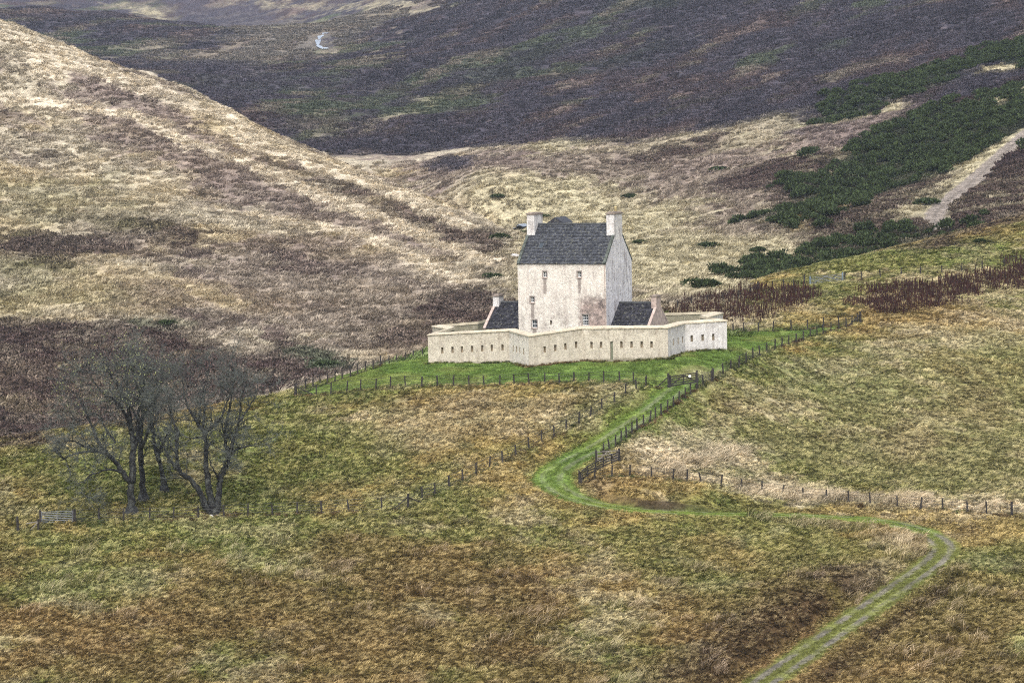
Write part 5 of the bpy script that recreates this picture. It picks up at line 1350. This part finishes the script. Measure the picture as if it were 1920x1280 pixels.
xl, yl_ = xl[k], yl_[k]; x = np.concatenate([x, xl]); y = np.concatenate([y, yl_]); sz = np.concatenate([sz, rng.uniform(0.24, 0.5, len(xl))]); c = veg(x, y)
scatter('pasture_grass', 'rough straw and olive tussock grass covering the fields', gp, x, y, sz, rng.normal(0, 0.7, len(x)), c)
# mown green and lane
sp = [patch_proto('short_grass_patch', 50 + s, 1.3, 60, 6, 0.04, 0.12, 0.05, 0.5, m_short, 0.10) for s in range(4)]
x, y = fan_points(215, 372, lambda d: 1.0)
d, _ = polyline_dist(x, y, TRACK)
keep = ((poly_sd(x, y, lawn_w) > -0.3) | (poly_sd(x, y, verge_w) > 0)) & (poly_sd(x, y, castle_poly) < 0) & (d > 2.0) & (bank_face(x, y) < 0.3)
x, y = x[keep], y[keep]; sz = rng.uniform(0.6, 1.1, len(x))
xl, yl_ = fan_points(215, 320, lambda d: 0.42)
d, _ = polyline_dist(xl, yl_, TRACK); keep = ((d < 0.42) | ((d > 1.25) & (d < np.where(yl_ > 276, 2.6, 1.7)))) & (bank_face(xl, yl_) < 0.3)
x = np.concatenate([x, xl[keep]]); y = np.concatenate([y, yl_[keep]]); sz = np.concatenate([sz, rng.uniform(0.3, 0.45, keep.sum())])
scatter('green_turf', 'short bright turf on the castle green and along the lane', sp, x, y, sz, rng.random(len(x)) * 6.28, veg(x, y))
# long pale grass in the strips beside fence and lane
lp = [patch_proto('long_grass_patch', 80 + s, 1.7, 22, 17, 0.40, 0.95, 0.05, 0.8, m_long, 0.14, bimodal=0.4) for s in range(4)]
x, y = fan_points(222, 345, lambda d: 1.0)
tall = [[(1175, 855), (1300, 838), (1420, 833), (1405, 862), (1300, 888), (1420, 905), (1600, 925), (1800, 940), (1990, 950), (1990, 966), (1780, 958), (1550, 942), (1380, 915), (1250, 895)],
        [(1380, 968), (1560, 972), (1680, 990), (1735, 1025), (1700, 1060), (1600, 1120), (1570, 1110), (1640, 1050), (1600, 1005), (1450, 985)]]
keep = np.zeros(len(x), bool); w_ = fbm(x, y, 5, 301, 3)
for q, pr in zip(tall, (0.95, 0.5)): keep |= (inside(x, y, q) + 3.5 * w_ > 0.8) & (rng.random(len(x)) < pr)
d, _ = polyline_dist(x, y, TRACK); keep &= d > 1.9
keep |= (y < 262) & (rng.random(len(x)) < 0.06) & (d > 2.2) & (w_ > 0.0)
x, y = x[keep], y[keep]; c = veg(x, y)
scatter('long_pale_grass', 'long bleached grass bent by the wind beside the fence', lp, x, y, rng.uniform(0.6, 1.1, len(x)), rng.normal(0, 0.5, len(x)), c)
# rank grass at feet of fences, walls, trees; dark colour doubles as contact shade
rx, ry = [], []
for g in FENCE_LINES:
    for a, b_ in zip(g[:-1], g[1:]):
        k = int(np.linalg.norm(b_ - a) / 0.55) + 1; t_ = rng.random(k)
        rx.append(a[0] + (b_[0] - a[0]) * t_ + rng.normal(0, 0.16, k)); ry.append(a[1] + (b_[1] - a[1]) * t_ + rng.normal(0, 0.16, k))
foot = offset_poly(0.22)
for i in range(6):
    a, b_ = foot[i], foot[i + 1]; k = int(np.linalg.norm(b_ - a) / 0.30); t_ = rng.random(k)
    rx.append(a[0] + (b_[0] - a[0]) * t_); ry.append(a[1] + (b_[1] - a[1]) * t_)
for u, v in ((247, 962), (269, 937), (308, 921), (403, 964)):
    p = at(u, v); k = 60; rx.append(p[0] + rng.normal(0, 1.8, k)); ry.append(p[1] - 0.3 + rng.normal(0, 0.8, k))
x = np.concatenate(rx); y = np.concatenate(ry)
c = mix(np.tile(COL['moss'] * 0.7, (len(x), 1)), np.tile(COL['umber'] * 0.45, (len(x), 1)), sstep(-0.2, 0.3, fbm(x, y, 6, 331, 3)))
fp = [patch_proto('rank_grass_shade_patch', 100 + s, 0.6, 6, 15, 0.12, 0.34, 0.040, 0.5, m_grass, 0.09) for s in range(4)]
scatter('rank_grass_shade', 'dark rank grass along fences and the castle wall, doubling as painted contact shade', fp, x, y, rng.uniform(0.6, 1.2, len(x)), rng.random(len(x)) * 6.28, c)
# dead dock stalks
dp = [patch_proto('dock_patch', 120 + s, 2.2, 26, 2, 0.5, 1.25, 0.035, 0.12, m_stalk, 0.10, stalk=True) for s in range(4)]
x, y = fan_points(335, 445, lambda d: 1.7)
keep = np.zeros(len(x), bool); w_ = fbm(x, y, 7, 311, 3)
docks = [([(1255, 590), (1300, 568), (1400, 558), (1500, 545), (1525, 556), (1520, 588), (1440, 605), (1380, 612), (1300, 600)], 0.8), ([(1595, 568), (1640, 548), (1760, 525), (1900, 505), (1990, 490), (1990, 540), (1880, 548), (1740, 572), (1640, 582)], 0.95)]
for q, pr in docks: keep |= (inside(x, y, q) + 5 * w_ > 0) & (rng.random(len(x)) < pr)
keep &= poly_sd(x, y, castle_poly) < -2
x, y = x[keep], y[keep]
scatter('dead_dock_stalks', 'dark red-brown dead dock stalks standing in the pale grass', dp, x, y, rng.uniform(0.9, 1.45, len(x)), rng.random(len(x)) * 6.28, veg(x, y))
# hill grass and heather
hp = [patch_proto('hill_tussock_patch', 140 + s, 2.8, 26, 11, 0.25, 0.65, 0.12, 1.0, m_hill, 0.2, bimodal=0.2) for s in range(5)]
bp = [patch_proto('heather_patch', 160 + s, 3.0, 46, 7, 0.25, 0.6, 0.26, 0.15, m_heath, 0.25) for s in range(5)]
x, y = fan_points(318, 760, lambda d: 1.9 + (d - 318) / 442 * 1.4, 0.20)
keep = (y > crest_y(x, y) + 6)
x, y = x[keep], y[keep]; c = veg(x, y, 0.35); lum = c @ np.array([.3, .6, .1])
dh, _ = polyline_dist(x, y, HROAD)
g = (lum > 0.12) & (dh > 3.2); h_ = (lum <= 0.12) & (dh > 3.2)
scatter('hill_grass', 'bleached hill grass on the slopes round the castle', hp, x[g], y[g], rng.uniform(0.7, 1.2, g.sum()), rng.normal(0, 0.8, g.sum()), c[g])
x2, y2 = fan_points(700, 1500, lambda d: 3.0 + (d - 700) / 800 * 3.0, 0.20); c2 = veg(x2, y2, 0.8); STREAM = smooth_line([at(*q) for q in [(612, 94), (606, 84), (596, 76), (600, 68), (612, 62)]], 4); ds_, _ = polyline_dist(x2, y2, STREAM)
k2 = ((c2 @ np.array([.3, .6, .1])) < 0.12) & (ds_ > 7)
x = np.concatenate([x[h_], x2[k2]]); y = np.concatenate([y[h_], y2[k2]]); c = np.concatenate([c[h_], c2[k2]])
scatter('heather', 'dark purple-brown heather on the moor and hillsides', bp, x, y, rng.uniform(0.8, 1.3, len(x)) * (1 + 0.5 * sstep(700, 1400, y)), rng.random(len(x)) * 6.28, c)
# gorse thicket on the right hill
gm = [bpy.data.objects.new('gorse_clump', bush_mesh('gorse_clump', 200 + s, 420, m_gorse)) for s in range(5)]
x, y = fan_points(440, 820, lambda d: 2.6, 0.21)
keep = np.zeros(len(x), bool); w_ = fbm(x, y, 14, 321, 3)
for kind, st, soft, rag, poly in PATCHW:
    if kind == 'gorse' and st >= 0.5: keep |= (poly_sd(x, y, poly) + 10 * w_ > -3.5)
keep &= rng.random(len(x)) < 0.62
dh, _ = polyline_dist(x, y, HROAD); keep &= dh > 4.5
x, y = x[keep], y[keep]
scatter('gorse_thicket', 'dark green gorse thicket over the heather hill on the right', gm, x, y, rng.uniform(0.9, 2.5, len(x)), rng.random(len(x)) * 6.28, veg(x, y))
# lone gorse bushes
gmesh = [bush_mesh('gorse_bush', 240 + s, 900, m_gorse) for s in range(4)]
lone = [(1316, 542, 2.6, 'broad dark gorse bush on the pale grass right of the tower'), (931, 373, 1.9, 'small dark bush alone in the pale meadow above the tower'), (1180, 372, 2.0, 'low flat bush at the upper right edge of the pale meadow'),
        (1462, 412, 3.0, 'large round gorse bush at the left tip of the gorse hill'), (1612, 386, 2.6, 'tall dark gorse bush amid ochre grass on the right hill'), (1735, 384, 2.6, 'dark gorse bush just left of the dirt road bend'),
        (1345, 325, 2.4, 'dark bush on the strip between the two heather mounds'), (938, 452, 2.4, 'wide dark bush at the toe of the left hill near the tower roof'), (925, 520, 1.8, 'low dark bush on the slope left of the tower wall'),
        (1198, 464, 1.5, 'small bush peeping beside the tower gable in the meadow'), (1325, 466, 2.1, 'left bush of the row in the middle of the meadow'), (1422, 470, 1.9, 'right bush of the row in the middle of the meadow'),
        (1395, 521, 1.6, 'small green bush below the meadow near the fence line'), (608, 688, 1.9, 'dark green bush on the heather left above the castle fence'), (310, 612, 1.7, 'green bush at the top edge of the dark heather'),
        (1838, 456, 1.2, 'small dark bush on the brow at the far right'), (985, 440, 1.6, 'dark bush beside the little pool behind the left chimney'), (1020, 408, 1.3, 'small bush behind the stair cap of the tower')]
for i, (u, v, s, lb) in enumerate(lone):
    p = atg(u, v); o = link(bpy.data.objects.new('gorse_bush', gmesh[i % 4])); o.location = p - np.array([0, 0, 0.1 * s])
    o.scale = (s * 1.1, s * 0.8, s * 0.62); o.rotation_euler = (0, 0, random.uniform(-0.4, 0.4)); tag(o, lb, 'bush', 'lone gorse bushes')

# ------------------------------------------------------------------ water
def ribbon(name, px, w0, w1):
    l = smooth_line([at(*q) for q in px], 5); mb = MB(); vs = []
    for i, p in enumerate(l):
        d = l[min(i + 1, len(l) - 1)] - l[max(i - 1, 0)]; d = d[:2] / np.linalg.norm(d[:2]); s = np.array([d[1], -d[0]]); w = (w0 + (w1 - w0) * i / (len(l) - 1)) * (0.8 + 0.4 * math.sin(i * 1.7))
        for k in (-1, 1):
            q = p[:2] + s * k * w / 2; vs.append((q[0], q[1], p[2]))
    for i, p in enumerate(l):
        z = max(gz(vs[2 * i][0], vs[2 * i][1]), gz(vs[2 * i + 1][0], vs[2 * i + 1][1]), gz(p[0], p[1])) + 0.12
        vs[2 * i] = (*vs[2 * i][:2], z); vs[2 * i + 1] = (*vs[2 * i + 1][:2], z)
    mb.add(vs, [(2 * i, 2 * i + 1, 2 * i + 3, 2 * i + 2) for i in range(len(l) - 1)])
    o = mb.build(name, m_water); tag(o, kind='structure')
ribbon('stream', [(612, 94), (606, 84), (596, 76), (600, 68), (612, 62)], 2.0, 2.6)
ribbon('pool', [(962, 434), (972, 431), (984, 430)], 3, 4)

# ------------------------------------------------------------------ air
mb = MB(); q = [(GX.min() - 5, GY.min() - 5), (GX.max() + 5, GY.min() - 5), (GX.max() + 5, GY.max() + 5), (GX.min() - 5, GY.max() + 5)]
hm = bpy.data.materials.new('valley_air'); hm.use_nodes = True; hm.node_tree.nodes.clear()
hv = hm.node_tree.nodes.new('ShaderNodeVolumePrincipled'); ho = hm.node_tree.nodes.new('ShaderNodeOutputMaterial')
hv.inputs['Color'].default_value = (0.68, 0.80, 1.0, 1); hv.inputs['Density'].default_value = 0.00007; hv.inputs['Anisotropy'].default_value = 0.2
hm.node_tree.links.new(hv.outputs[0], ho.inputs['Volume'])
zlo = GZ.min() - 1.0; zhi = max(GZ.max(), 60) + 6.0
mb.hexa([(*p, zlo) for p in q], [(*p, zhi) for p in q])
hz = mb.build('haze', hm); tag(hz, kind='stuff')
